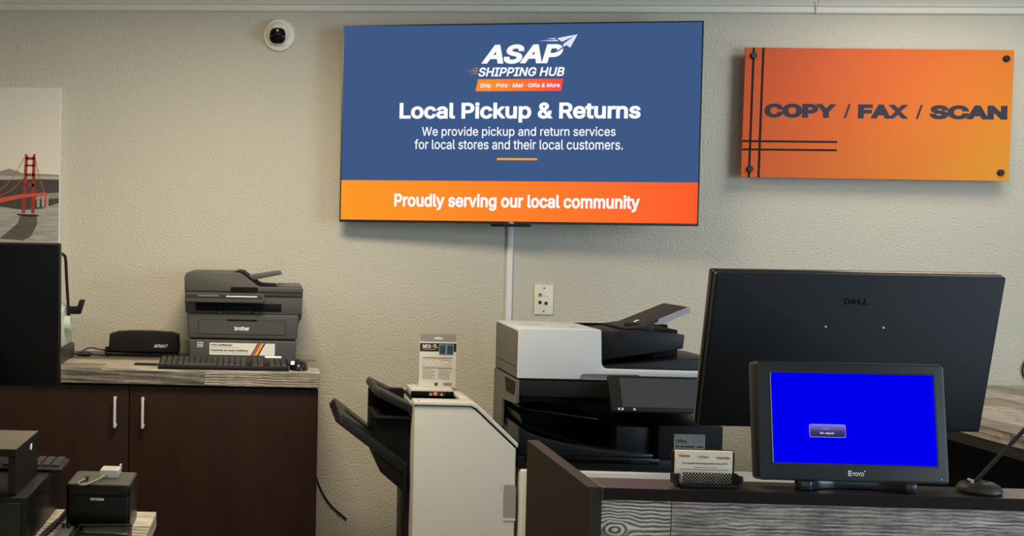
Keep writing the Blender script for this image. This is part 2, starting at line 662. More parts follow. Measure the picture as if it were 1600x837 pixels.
# ------------------------------------------------------------------ left base cabinet and worktop
cab = Thing('base_cabinet', 'dark stained wooden cabinet with two long steel handles under plank worktop', 'cabinet', (-0.7, -0.25, 0))
cab.part('body', MB().box(-1.75, 0.170, -0.49, -0.004, 0.10, 1.012), M_CABINET, 0.002)
cab.part('toe_kick', MB().box(-1.75, 0.165, -0.44, -0.004, 0.0, 0.10), M_DEEP)
for i, (x0, x1) in enumerate(((-0.4555, 0.172), (-1.085, -0.4585), (-1.75, -1.088))):
    d = cab.part('door', MB().box(x0, x1, -0.510, -0.491, 0.105, 1.006), M_CABINET, 0.0015)
    hx = -0.409 if i == 0 else (-0.502 if i == 1 else -1.70)
    cab.part('handle', MB().tube(bez([(hx, -0.510, 0.964), (hx, -0.534, 0.969), (hx, -0.538, 0.958), (hx, -0.538, 0.882), (hx, -0.534, 0.871), (hx, -0.510, 0.876)], 4), 0.0048, 10),
             M_STEEL, parent=d, label='brushed steel bar handle')

top = Thing('worktop', 'grey weathered plank worktop on dark cabinet, carrying the dark grey printer', 'worktop', (-0.7, -0.25, 1.012))
top.part('core', MB().box(-1.75, 0.172, -0.520, -0.004, 1.014, 1.062), mat('board_core', (96, 86, 74), 0.6))
for x0, x1, y0, y1, m in ((-1.75, -0.55, -0.530, -0.40, P_GREY), (-0.5495, 0.176, -0.530, -0.40, P_LIGHT), (-1.75, -0.35, -0.3995, -0.27, P_TAN),
                          (-0.3495, 0.176, -0.3995, -0.27, P_GREY), (-1.75, -0.72, -0.2695, -0.135, P_LIGHT), (-0.7195, 0.02, -0.2695, -0.135, P_DARK),
                          (0.0205, 0.176, -0.2695, -0.135, P_GREY), (-1.75, -0.1, -0.1345, -0.003, P_DARK), (-0.0995, 0.176, -0.1345, -0.003, P_TAN)):
    top.part('plank', MB().box(x0, x1, y0, y1, 1.060, 1.0665), m, 0.0006, seg=1)
for x0, x1, m in ((-1.75, -1.05, P_GREY), (-1.0495, -0.2065, P_DARK), (-0.2055, 0.176, P_EDGE)):
    top.part('edge_plank', MB().box(x0, x1, -0.5305, -0.5205, 1.016, 1.0600), m, 0.0006, seg=1)
top.part('end_plank', MB().box(0.172, 0.1765, -0.520, -0.003, 1.016, 1.0598), P_GREY)

# ------------------------------------------------------------------ reception counter on the right
rc = Thing('reception_counter', 'brown reception counter with weathered plank front and narrow raised ledge', 'counter', (0.95, -2.2, 0))
rc.part('side_panel', MB().box(0.508, 0.5295, -2.385, -1.980, 0, 1.120), M_BROWN, 0.0008, seg=1)
rc.part('ledge_front_shade', MB().box(0.5305, 2.2, -2.3886, -2.3876, 1.1014, 1.1198), M_FRONT_SHADE)  # added strip so the ledge front reads darker than its top
rc.part('ledge', MB().box(0.5305, 2.2, -2.3875, -2.312, 1.1012, 1.120), M_BROWNH, 0.0008, seg=1)
rc.part('edge_banding', MB().box(0.5296, 0.5304, -2.3865, -2.312, 1.1012, 1.1204), mat('banding', (150, 128, 108), 0.5))
rc.part('front_board', MB().box(0.5305, 2.2, -2.370, -2.352, 0.0, 1.1008), M_BROWN)
zz = 1.1008
for row, h in enumerate((0.118, 0.118, 0.118, 0.118, 0.118, 0.118, 0.118, 0.118, 0.118)):
    cuts = ((0.5305, 0.6385), (0.6397, 1.42), (1.4212, 2.2)) if row % 2 == 0 else ((0.5305, 1.0), (1.0012, 1.75), (1.7512, 2.2))
    for k, (x0, x1) in enumerate(cuts):
        m = (P_KNOT, P_PURP, P_GREY)[k] if row == 0 else (P_PURP, P_GREY, P_DARK)[(k + row) % 3]
        o = MB()
        o.box(x0, x1, -2.378 + 0.0004 * ((k + row) % 2), -2.3695, zz - h + 0.0012, zz)
        if row == 0 and k == 0:
            # own origin, so that the knot sits at a fixed place on this board
            p = o.build('plank', m, rc.o, 0.0006, seg=1, origin=(0.5305, -2.38, 0.0))
            p.location = Vector((0.5305, -2.38, 0.0)) - rc.org
        else:
            rc.part('plank', o, m, 0.0006, seg=1)
    zz -= h
desk = Thing('reception_desk', 'low black desk behind the raised brown ledge', 'desk', (1.25, -2.0, 0))
desk.part('desk_top', MB().box(0.535, 2.0, -2.285, -1.74, 0.735, 0.76), M_MATTE, 0.002)
for x in (0.56, 1.96):
    desk.part('leg', MB().box(x - 0.02, x + 0.02, -2.25, -1.78, 0, 0.7345), M_MATTE, 0.002)

# ------------------------------------------------------------------ counter at the far right
sc_ = Thing('side_counter', 'pale weathered plank counter running from the wall at far right', 'counter', (2.5, -0.8, 0))
sc_.part('body', MB().box(2.30, 3.0, -1.62, -0.004, 0, 0.94), M_DEEP)  # black block painted in for the shade of the open knee space
sc_.part('apron', MB().box(2.022, 3.0, -1.66, -0.004, 0.94, 0.9735), mat('dark_apron', (36, 29, 25), 0.5), 0.001)
sc_.part('core', MB().box(2.018, 3.0, -1.67, -0.004, 0.974, 1.005), mat('board_core', (96, 86, 74), 0.6))
xs = [2.010, 2.115, 2.225, 2.335, 2.445, 2.560, 2.675, 2.79, 3.0]
for i in range(8):
    y0 = -1.68
    for j, yy in enumerate((-1.1 - 0.17 * (i % 3), -0.35 - 0.2 * ((i * 2) % 3), -0.003)):
        sc_.part('plank', MB().box(xs[i], xs[i + 1] - 0.0006, y0, yy - 0.0006, 1.004, 1.010), (P_YLIGHT, P_YDARK, P_YLIGHT)[(i + j) % 3], 0.0006, seg=1)
        y0 = yy
for y0, y1, m in ((-1.68, -1.07, P_YDARK), (-1.0694, -0.003, P_YLIGHT)):
    sc_.part('edge_plank', MB().box(2.010, 2.0178, y0, y1, 0.974, 1.0038), m, 0.0006, seg=1)

# ------------------------------------------------------------------ near left counter
nc = Thing('service_counter', 'tan plank counter at lower left under the black receipt printer', 'counter', (-0.8, -2.2, 0))
nc.part('body', MB().box(-1.8, -0.30, -2.75, -1.81, 0, 0.866), M_CABINET)
nc.part('core', MB().box(-1.8, -0.242, -2.79, -1.762, 0.868, 0.896), mat('board_core', (96, 86, 74), 0.6))
yy = -1.756
for i in range(9):
    w = 0.115
    x_mid = (-0.9, -0.62, -1.1)[i % 3]
    for k, (x0, x1) in enumerate(((-1.8, x_mid - 0.0005), (x_mid, -0.236))):
        nc.part('plank', MB().box(x0, x1, yy - w + 0.0006, yy, 0.8955, 0.901), (P_TAN, P_LIGHT, P_GREY)[(i + k) % 3], 0.0006, seg=1)
    yy -= w
for y0, y1, m in ((-2.0, -1.756, P_TANE), (-2.791, -2.0006, P_YLIGHT)):
    nc.part('edge_plank', MB().box(-0.2418, -0.236, y0, y1, 0.868, 0.8952), m, 0.0006, seg=1)

# ------------------------------------------------------------------ television
TV_ROT = -math.atan2(0.11, 1.248)
tv = Thing('television', 'large wall television with blue and orange shipping advert on its screen', 'television', (0.882, -0.145, 1.930), (0, 0, TV_ROT), world=False)
W2, H2 = 0.6262, 0.3588
tv.part('frame', MB().box(-W2, W2, 0.0012, 0.020, -H2, H2), M_GLOSS, 0.0015)
rim = MB()
rim.box(-W2, -W2 + 0.0045, -0.002, 0.002, -H2, H2).box(W2 - 0.0045, W2, -0.002, 0.002, -H2, H2)
rim.box(-W2 + 0.0045, W2 - 0.0045, -0.002, 0.002, H2 - 0.0045, H2).box(-W2 + 0.0045, W2 - 0.0045, -0.002, 0.002, -H2, -H2 + 0.009)
tv.part('bezel', rim, mat('bezel_black', (22, 22, 24), 0.3))
tv.part('back_housing', MB().box(-0.42, 0.42, 0.020, 0.055, -0.31, 0.12), M_MATTE, 0.006)
tv.part('sensor_box', MB().box(-0.083, 0.058, -0.001, 0.016, -H2 - 0.010, -H2 + 0.0005), M_GLOSS, 0.002)
tv.text('TCL', -0.021, -0.003, -0.3575, -0.3515, -0.0026, M_TXTW, bold=0.02)
arm = MB()
arm.box(-0.12, 0.12, 0.055, 0.066, -0.13, 0.13)
tv.part('mount_plate', arm, M_MATTE, 0.002)
E_BLUE = emit('screen_blue', (62, 89, 134))
E_WHITE = emit('screen_white', (252, 253, 255))
E_PALE = emit('screen_pale', (222, 232, 250))
E_ORNG = emit('screen_orange', (246, 160, 52))
scr = tv.part('screen', MB().rect(-W2 + 0.0045, W2 - 0.0045, -0.2055, H2 - 0.0045, 0.0), E_BLUE, label='lit screen showing the advert')
G_BAND = gradient_mat('screen_band', (1, 0, 0), -0.62, 0.62, [(0, (253, 154, 40)), (0.45, (255, 132, 44)), (1, (255, 92, 46))], emission=True)
tv.part('footer_band', MB().rect(-W2 + 0.0045, W2 - 0.0045, -H2 + 0.009, -0.2055, 0.0), G_BAND, parent=scr)
yt = -0.0006
tv.text('ASAP', -0.1296, 0.1534, 0.2145, 0.2835, yt, E_WHITE, scr, bold=0.035, shear=0.22)
tv.text('SHIPPING HUB', -0.1390, 0.1603, 0.1695, 0.2020, yt, E_WHITE, scr, bold=0.022, shear=0.2)
G_BAN = gradient_mat('screen_banner', (1, 0, 0), -0.148, 0.156, [(0, (251, 148, 50)), (0.6, (254, 112, 54)), (1, (253, 72, 66))], emission=True)
tv.part('banner', MB().poly([(-0.1482, 0.1170), (0.1502, 0.1170), (0.1562, 0.1600), (-0.1396, 0.1600)], -0.0004), G_BAN, parent=scr)
tv.text('Ship · Print · Mail · Gifts & More', -0.1322, 0.1456, 0.1262, 0.1458, -0.0010, E_WHITE, scr, bold=0.012, shear=0.16)
for x0, x1, z in ((-0.1652, -0.1405, 0.1991), (-0.1831, -0.1425, 0.1904), (-0.1716, -0.1430, 0.1815)):
    tv.part('speed_line', MB().poly([(x0, z), (x1 - 0.0006, z - 0.0014), (x1, z + 0.0014)], yt), E_ORNG, parent=scr)
tv.part('paper_plane', MB().poly([(0.1316, 0.3039), (0.1487, 0.2910), (0.1850, 0.3085), (0.2018, 0.3167)], -0.0009), E_PALE, parent=scr)
tv.part('paper_plane', MB().poly([(0.1533, 0.2831), (0.1545, 0.2727), (0.1645, 0.2791), (0.1884, 0.3094)], -0.0009)
        .add([(0.1645, -0.0009, 0.2791), (0.1776, -0.0009, 0.2698), (0.2018, -0.0009, 0.3167), (0.1884, -0.0009, 0.3094)], [(0, 1, 2, 3)]), E_PALE, parent=scr)
tv.part('speed_line', MB().poly([(0.0952, 0.3027), (0.1270, 0.3003), (0.1253, 0.3046)], yt), E_PALE, parent=scr)
tv.part('speed_line', MB().poly([(0.0668, 0.2955), (0.1360, 0.2931), (0.1318, 0.2980)], yt), E_PALE, parent=scr)
tv.part('plane_trail', MB().poly([(0.1310, 0.2570), (0.1345, 0.2545), (0.1560, 0.2700), (0.1560, 0.2765)], -0.0008), E_BLUE, parent=scr)
tv.text('Local Pickup & Returns', -0.4160, 0.4231, 0.0046, 0.0774, yt, E_WHITE, scr, bold=0.028)
tv.text('We provide pickup and return services', -0.3347, 0.3397, -0.0513, -0.0104, yt, E_WHITE, scr, bold=0.007)
tv.text('for local stores and their local customers.', -0.3602, 0.3656, -0.0917, -0.0556, yt, E_WHITE, scr, bold=0.007)
tv.part('divider', MB().poly(rrect(-0.0683, 0.0732, -0.1299, -0.1224, 0.003), yt), E_ORNG, parent=scr)
tv.text('Proudly serving our local community', -0.4289, 0.4281, -0.3127, -0.2519, yt, E_WHITE, scr, bold=0.026)
bk = Thing('wall_bracket', 'black swing arm wall bracket behind the television', 'bracket', (0.87, 0, 1.93))
bk.part('wall_plate', MB().box(0.77, 0.97, -0.012, -0.0005, 1.78, 2.08), M_MATTE, 0.001)
bk.part('arm', MB().tube([(0.87, -0.012, 1.93), (0.873, -0.0775, 1.93)], 0.025, 12), M_MATTE)

# ------------------------------------------------------------------ cable raceway and socket plate
rw = Thing('cable_raceway', 'white cable cover running down the wall below the television', 'cable cover', (0.897, 0, 0.3))
rw.part('channel', MB().box(0.8855, 0.9085, -0.010, -0.0005, 0.3, 1.70), M_WHITE, 0.002)
rw.part('lid', MB().box(0.8890, 0.9050, -0.013, -0.0098, 0.3, 1.70), M_WHITE, 0.001)

wp = Thing('wall_plate', 'ivory four port wall plate above the copier', 'wall plate', (1.026, 0, 1.294))
M_IV = mat('ivory_plastic', (232, 226, 208), 0.4)
wp.part('plate', MB().box(0.991, 1.061, -0.007, -0.0005, 1.238, 1.350), M_IV, 0.003)
for x, z, m in ((1.012, 1.312, M_INKG), (1.033, 1.312, M_IV), (1.012, 1.284, M_INK), (1.034, 1.281, mat('blue_jack', (30, 28, 110), 0.5))):
    p = wp.part('port', MB().box(x - 0.0085, x + 0.0085, -0.0082, -0.0066, z - 0.0085, z + 0.0085), M_IV, 0.0008)
    if m is not M_IV:
        wp.part('jack', MB().prism_y([(x - 0.006, z - 0.006), (x + 0.006, z - 0.006), (x + 0.006, z + 0.003), (x + 0.003, z + 0.006), (x - 0.003, z + 0.006), (x - 0.006, z + 0.003)], -0.0088, -0.0080), m, parent=p)
for z in (1.337, 1.2505):
    wp.part('screw', MB().lathe([(0.0032, 0.0), (0.0032, 0.0012), (0.0018, 0.002)], 12, 'Y', (1.026, -0.0068, z)), mat('screw_metal', (96, 90, 80), 0.4, metal=0.8))

# ------------------------------------------------------------------ orange sign
sg = Thing('orange_sign', 'orange acrylic sign with copy, fax and scan lettering on standoffs', 'sign', (2.18, -0.05, 1.75))
G_SIGN = gradient_mat('sign_print', (0.70, 0.0, -0.72), -0.52, 0.42, [(0.0, (202, 86, 44)), (0.3, (208, 98, 44)), (0.62, (216, 122, 42)), (1.0, (226, 162, 42))], rough=0.5)
plate = sg.part('plate', MB().prism_y([(1.7105, 1.7545), (2.6485, 1.7510), (2.6520, 2.2190), (1.7135, 2.2235)], -0.050, -0.044), G_SIGN, 0.0008, seg=1)
M_SINK = mat('sign_ink', (58, 57, 72), 0.6, spec=0.1)
M_SLIN = mat('sign_line_ink', (36, 28, 26), 0.6, spec=0.1)
sg.text('COPY', 1.787, 2.040, 1.9715, 2.0225, -0.0506, M_SINK, plate, bold=0.05)
sg.text('/', 2.066, 2.090, 1.9715, 2.0225, -0.0506, M_SINK, plate, bold=0.03, shear=0.1)
sg.text('FAX', 2.116, 2.292, 1.9710, 2.0215, -0.0506, M_SINK, plate, bold=0.05)
sg.text('/', 2.318, 2.342, 1.9710, 2.0215, -0.0506, M_SINK, plate, bold=0.03, shear=0.1)
sg.text('SCAN', 2.366, 2.635, 1.9705, 2.0210, -0.0506, M_SINK, plate, bold=0.05)
for xt, xb in ((1.7430, 1.7385), (1.7770, 1.7725)):
    sg.part('printed_line', MB().poly([(xb - 0.004, 1.7545), (xb + 0.004, 1.7545), (xt + 0.004, 2.2232), (xt - 0.004, 2.2232)], -0.0504), M_SLIN, parent=plate)
for z in (1.8855, 1.8555):
    sg.part('printed_line', MB().poly(rrect(1.7118, 2.0465, z - 0.0035, z + 0.0035, 0.003), -0.0505), M_SLIN, parent=plate)
for x, z in ((1.742, 2.194), (2.624, 2.188), (1.740, 1.784), (2.618, 1.781)):
    s = sg.part('standoff', MB().lathe([(0.009, 0.0), (0.009, 0.0435)], 16, 'Y', (x, -0.0005, z)), M_BLACK)
    sg.part('cap', MB().lathe([(0.0115, 0.0), (0.0115, 0.006), (0.0095, 0.008)], 20, 'Y', (x, -0.0500, z)), M_BLACK, parent=s)

# ------------------------------------------------------------------ security camera
sm = Thing('security_camera', 'white round security camera with black lens face on the wall', 'camera', (0.026, 0, 2.267))
M_CAMW = mat('camera_white', (238, 234, 224), 0.35)
sm.part('base', MB().lathe([(0.059, 0.0), (0.060, 0.006), (0.058, 0.012), (0.050, 0.017), (0.046, 0.019)], 40, 'Y', (0.026, -0.0005, 2.267)), M_CAMW)
cx, cy, cz = 0.023, -0.030, 2.272
sm.part('collar', MB().lathe([(0.0455, 0.0), (0.0455, 0.014), (0.0435, 0.020), (0.041, 0.021)], 40, 'Y', (cx, -0.018, 2.2765)), M_CAMW)
ball = [(0.0415 * math.sin(a), 0.0415 - 0.0415 * math.cos(a)) for a in [PI * k / 14 for k in range(1, 11)]]
eye = MB().lathe([(r, 0.083 - h) for r, h in reversed(ball)], 36, 'Y', (0, 0, 0))
eo = sm.part('eyeball', eye, M_CAMW)
# aim the ball a little down and to the left
eo.data.transform(Matrix.Translation(sm.org))
eo.data.transform(Matrix.Translation(Vector((cx, cy, cz)) - sm.org) @ Matrix.Rotation(0.46, 4, 'X') @ Matrix.Rotation(-0.08, 4, 'Z') @ Matrix.Translation((0, 0.0415, 0)))
face = []
fm = MB()
ring = [(0.0290 * math.copysign(abs(math.cos(a)) ** 0.75, math.cos(a)), 0.0285 * math.copysign(abs(math.sin(a)) ** 0.75, math.sin(a))) for a in [2 * PI * k / 40 for k in range(40)]]
fm.prism_y(ring, -0.0435, -0.022)
T_EYE = Matrix.Translation(Vector((cx, cy, cz)) - sm.org) @ Matrix.Rotation(0.46, 4, 'X') @ Matrix.Rotation(-0.08, 4, 'Z')


def eyepart(name, mb, m, parent, bevel=0.0):
    o = mb.build(name, m, parent, bevel)
    o.data.transform(T_EYE)
    return o


fo = eyepart('lens_face', fm, M_GLOSS, eo, 0.002)
eyepart('lens', MB().lathe([(0.0145, 0.0), (0.0145, 0.0015), (0.0110, 0.0030), (0.0105, 0.0012), (0.006, 0.0018), (0.001, 0.0028)], 28, 'Y', (0, -0.0432, -0.002)), mat('lens_glass', (16, 15, 18), 0.1), eo)
for x, z, r, m in ((0.0, 0.0215, 0.0042, mat('led_white', (235, 235, 225), 0.3)), (-0.022, 0.0, 0.0034, mat('led_grey', (84, 84, 96), 0.3)), (0.0215, -0.001, 0.0038, mat('led_lilac', (120, 118, 140), 0.3))):
    eyepart('led', MB().lathe([(r, 0.0), (r * 0.8, 0.0012)], 12, 'Y', (x, -0.0432, z)), m, eo)

# ------------------------------------------------------------------ canvas print of the bridge
cv = Thing('canvas_print', 'grey canvas print of a red suspension bridge over water', 'picture', (-1.15, -0.02, 1.23))
M_CANV = mat('canvas_edge', (226, 223, 216), 0.7)
cv.part('canvas', MB().box(-1.50, -0.7915, -0.036, -0.0005, 1.230, 2.062), M_CANV, 0.0015)
G_SKY = gradient_mat('print_sky', (0, 0, 1), 0.50, 0.83, [(0, (230, 224, 210)), (0.5, (226, 220, 208)), (1, (218, 214, 206))], rough=0.75)
yp = -0.0363
cv.part('printed_sky', MB().rect(-1.50, -0.7945, 1.70, 2.0605, yp), G_SKY)
M_MTN = mat('print_far_hill', (150, 143, 134), 0.75)
cv.part('printed_far_hills', MB().poly([(-1.5, 1.715), (-0.7945, 1.715), (-0.7945, 1.734), (-0.86, 1.737), (-0.925, 1.736), (-0.955, 1.747), (-0.985, 1.756), (-1.02, 1.746), (-1.06, 1.752), (-1.15, 1.74), (-1.3, 1.748), (-1.5, 1.74)], yp - 0.0003), M_MTN)
cv.part('printed_mist', MB().rect(-1.5, -0.7945, 1.700, 1.728, yp - 0.0005), mat('print_mist', (184, 178, 166), 0.75, noise=(9, 0.08, (1, 1, 5))))
cv.part('printed_shore', MB().poly([(-1.5, 1.60), (-0.7945, 1.60), (-0.7945, 1.716), (-0.88, 1.718), (-1.0, 1.713), (-1.2, 1.718), (-1.5, 1.712)], yp - 0.0007), mat('print_shore', (72, 67, 62), 0.75, noise=(26, 0.5, (1, 1, 3))))
cv.part('printed_beach', MB().poly([(-0.895, 1.640), (-0.7945, 1.646), (-0.7945, 1.668), (-0.86, 1.662)], yp - 0.0008), mat('print_beach', (150, 143, 133), 0.75, noise=(30, 0.2, (1, 1, 4))))
M_WATER = mat('print_water', (166, 161, 153), 0.75, noise=(16, 0.55, (1.0, 1, 6)))
cv.part('printed_water', MB().poly([(-1.5, 1.2305), (-0.7945, 1.2305), (-0.7945, 1.628), (-0.86, 1.606), (-0.93, 1.600), (-1.02, 1.612), (-1.5, 1.60)], yp - 0.0009), M_WATER)
cv.part('printed_reflection', MB().poly([(-0.94, 1.584), (-0.88, 1.584), (-0.875, 1.55), (-0.90, 1.50), (-0.93, 1.485), (-1.02, 1.49), (-0.985, 1.52), (-0.95, 1.55)], yp - 0.0011), mat('print_reflection', (92, 86, 80), 0.75, noise=(18, 0.4, (1, 1, 6))))
M_RED = mat('print_red', (158, 52, 44), 0.7, noise=(60, 0.15, (1, 1, 1)))
M_REDB = mat('print_bright_red', (214, 84, 66), 0.7)
yb = yp - 0.0014
tw = MB()
for xt, xb in ((-0.919, -0.929), (-0.890, -0.893)):
    tw.poly([(xb - 0.0070, 1.588), (xb + 0.0070, 1.588), (xt + 0.0055, 1.806), (xt - 0.0055, 1.806)], yb)
for z, h in ((1.800, 0.010), (1.772, 0.007), (1.738, 0.010), (1.700, 0.012)):
    tw.rect(-0.921, -0.889, z - h, z, yb)
tw.rect(-0.925, -0.918, 1.806, 1.812, yb).rect(-0.893, -0.886, 1.806, 1.812, yb)
cv.part('printed_tower', tw, M_RED)
cv.part('printed_pier', MB().poly([(-0.955, 1.586), (-0.87, 1.582), (-0.872, 1.577), (-0.905, 1.574), (-0.952, 1.580)], yb - 0.0001), M_INK)
cv.part('printed_deck', MB().poly([(-1.5, 1.540), (-1.02, 1.626), (-0.935, 1.646), (-0.845, 1.657), (-0.842, 1.668), (-0.935, 1.660), (-1.02, 1.645), (-1.5, 1.57)], yb - 0.0002), M_REDB)


def strip(pts, w, y):
    m = MB()
    for (xa, za), (xb, zb) in zip(pts[:-1], pts[1:]):
        d = Vector((xb - xa, zb - za)).normalized() * w
        m.poly([(xa + d.y, za - d.x), (xb + d.y, zb - d.x), (xb - d.y, zb + d.x), (xa - d.y, za + d.x)], y)
    return m


for pts in ([(-1.02, 1.652), (-0.985, 1.668), (-0.955, 1.692), (-0.925, 1.730)], [(-1.04, 1.660), (-1.00, 1.690), (-0.965, 1.730), (-0.940, 1.775), (-0.922, 1.806)], [(-0.888, 1.806), (-0.880, 1.765), (-0.866, 1.710), (-0.852, 1.672)]):
    cv.part('printed_cable', strip(pts, 0.0012, yb - 0.0001), M_REDB)
for x in (-0.872, -0.853, -0.838):
    cv.part('printed_column', MB().poly([(x - 0.006, 1.612), (x + 0.004, 1.612), (x + 0.004, 1.655), (x - 0.006, 1.655)], yb + 0.0002), mat('print_stone', (168, 162, 154), 0.75))
cv.part('printed_column', MB().poly([(-0.846, 1.62), (-0.840, 1.62), (-0.840, 1.664), (-0.846, 1.664)], yb - 0.0003), M_REDB)

# ------------------------------------------------------------------ multifunction laser printer on the worktop
ZT = 1.0666
pr = Thing('laser_printer', 'dark grey multifunction laser printer with paper feeder on the worktop', 'printer', (-0.085, -0.2, ZT))
lb = MB()
prof_f = [(-0.268, ZT + 0.004), (0.097, ZT + 0.004), (0.102, 1.153), (-0.273, 1.153)]
pr.part('paper_drawer', lb.prism_y(prof_f, -0.360, -0.06), M_GREY, 0.010, seg=3)
pr.part('front_cover', MB().prism_y([(-0.2735, 1.1555), (0.1025, 1.1555), (0.109, 1.243), (-0.281, 1.243)], -0.360, -0.06), M_GREY, 0.012, seg=3)
fl = pr.part('cover_panel', MB().prism_y(rrect(-0.238, 0.062, 1.173, 1.2205, 0.004), -0.3612, -0.3555), M_GREY, 0.0006, seg=1)
gr = MB()
pr.part('panel_groove', MB().prism_y(rrect(-0.2396, 0.0636, 1.1714, 1.2221, 0.005), -0.3604, -0.3560), M_DEEP)
pr.part('grip_notch', MB().box(-0.139, -0.037, -0.3618, -0.356, 1.2185, 1.2245), M_DEEP)
pr.part('grip_notch', MB().prism_y([(-0.137, 1.0805), (-0.038, 1.0805), (-0.043, 1.0895), (-0.131, 1.0895)], -0.3606, -0.356), M_DEEP)
pr.part('upper_body', MB().prism_y([(-0.285, 1.2435), (0.112, 1.2435), (0.119, 1.262), (0.1205, 1.3045), (-0.2885, 1.3045)], -0.352, -0.05), M_GREY, 0.003)
pr.part('side_cheek', MB().prism_y([(0.098, 1.205), (0.108, 1.212), (0.1175, 1.230), (0.1205, 1.300), (0.104, 1.300)], -0.335, -0.06), M_GREYD, 0.002)
pr.part('output_slot', MB().box(-0.250, 0.048, -0.3535, -0.345, 1.2515, 1.280), M_DEEP, 0.002)
for x in (-0.168, -0.04):
    pr.part('paper_guide', MB().box(x - 0.004, x + 0.004, -0.362, -0.34, 1.243, 1.2525), M_GREY, 0.0015)
pr.part('slot_flap', MB().prism_y([(-0.135, 1.2435), (-0.062, 1.2435), (-0.055, 1.2535), (-0.145, 1.2535)], -0.358, -0.345), M_GREYD, 0.001)
pr.part('scanner_band', MB().box(-0.2875, 0.1205, -0.356, -0.045, 1.305, 1.3195), M_GREYD, 0.002)
ctl = pr.part('control_panel', MB().prism_y(rrect(-0.284, -0.0115, 1.284, 1.3160, 0.010), -0.402, -0.352), M_GREY, 0.004, seg=3)
pr.part('panel_face', MB().box(-0.279, -0.020, -0.4028, -0.401, 1.2985, 1.3135), M_GREYD, 0.0008, parent=ctl)
pr.part('display', MB().box(-0.240, -0.168, -0.4036, -0.4026, 1.3045, 1.3105), mat('display_grey', (112, 112, 110), 0.3), parent=ctl)
pr.part('light_strip', MB().box(-0.142, -0.036, -0.4036, -0.4022, 1.3040, 1.3080), M_TXTW, parent=ctl, label='white strip on control panel')
adf = [(-0.289, 1.3205), (0.1205, 1.3205), (0.1210, 1.334), (0.117, 1.3385), (-0.022, 1.3385), (-0.036, 1.3420), (-0.090, 1.3815), (-0.104, 1.3865), (-0.272, 1.3865), (-0.284, 1.382), (-0.2895, 1.370)]
fd = pr.part('document_feeder', MB().prism_y(adf, -0.360, -0.07), M_GREY, 0.003)
pr.part('feeder_opening', MB().prism_y(rrect(-0.129, -0.035, 1.3212, 1.3365, 0.004), -0.3610, -0.355), M_DEEP, parent=fd)
pr.part('feeder_throat', MB().prism_y([(-0.118, 1.3868), (-0.106, 1.3868), (-0.090, 1.3825), (-0.035, 1.3425), (-0.020, 1.3395), (0.03, 1.3395), (0.03, 1.3415), (-0.018, 1.3430), (-0.032, 1.3480), (-0.088, 1.3890), (-0.105, 1.3905)], -0.335, -0.08), M_DEEP, parent=fd)
pr.part('document_tray', MB().prism_y([(-0.085, 1.3610), (-0.070, 1.3560), (0.046, 1.3800), (0.047, 1.3870), (0.039, 1.3905), (-0.085, 1.3700)], -0.300, -0.12), M_GREY, 0.0015, parent=fd)
pr.part('feeder_rest', MB().box(0.035, 0.117, -0.33, -0.09, 1.3385, 1.3430), mat('printer_light_grey', (96, 95, 92), 0.45), 0.002, parent=fd)
M_BTXT = M_TXTW
pr.text('brother', -0.113, -0.062, 1.1865, 1.2005, -0.3618, M_BTXT, fl, bold=0.03)
st = pr.part('label_sticker', MB().prism_y(rrect(-0.199, 0.027, 1.101, 1.1425, 0.002), -0.3606, -0.3590), M_PAPER, label='white promotional sticker with diagonal stripes')
ys = -0.3610
pr.text('Print Confidently', -0.194, -0.120, 1.1300, 1.1385, ys, M_INK, st, bold=0.03)
pr.text('with Brother Genuine Ink and Toner', -0.194, -0.097, 1.1250, 1.1290, ys, M_INKG, st)
pr.text('Imprimez en toute confiance', -0.194, -0.066, 1.1120, 1.1205, ys, M_INK, st, bold=0.03)
pr.text("avec l'encre et la toner authentiques de Brother", -0.194, -0.064, 1.1065, 1.1108, ys, M_INKG, st)
for k, (o, w, m) in enumerate(((0.0, 0.004, M_INK), (0.004, 0.004, mat('stripe_pink', (226, 130, 130), 0.6)), (0.008, 0.0035, M_INK), (0.0115, 0.011, mat('stripe_orange', (240, 164, 62), 0.6)), (0.0225, 0.005, M_INK))):
    pr.part('stripe', MB().poly([(-0.056 + o, 1.1012), (-0.056 + o + w, 1.1012), (-0.033 + o + w, 1.1424), (-0.033 + o, 1.1424)], ys), m, parent=st)
ic = pr.part('icon_sticker', MB().prism_y(rrect(-0.241, -0.222, 1.1265, 1.1440, 0.002), -0.3606, -0.3590), M_PAPER)
ib = MB()
for x0, x1, z0, z1 in ((-0.2385, -0.2325, 1.136, 1.1415), (-0.2305, -0.2245, 1.136, 1.1415), (-0.2385, -0.2325, 1.129, 1.1335), (-0.2305, -0.2245, 1.129, 1.1335)):
    ib.rect(x0, x1, z0, z1, ys)
pr.part('icon', ib, M_INK, parent=ic)

# ------------------------------------------------------------------ keyboard, mouse, slab


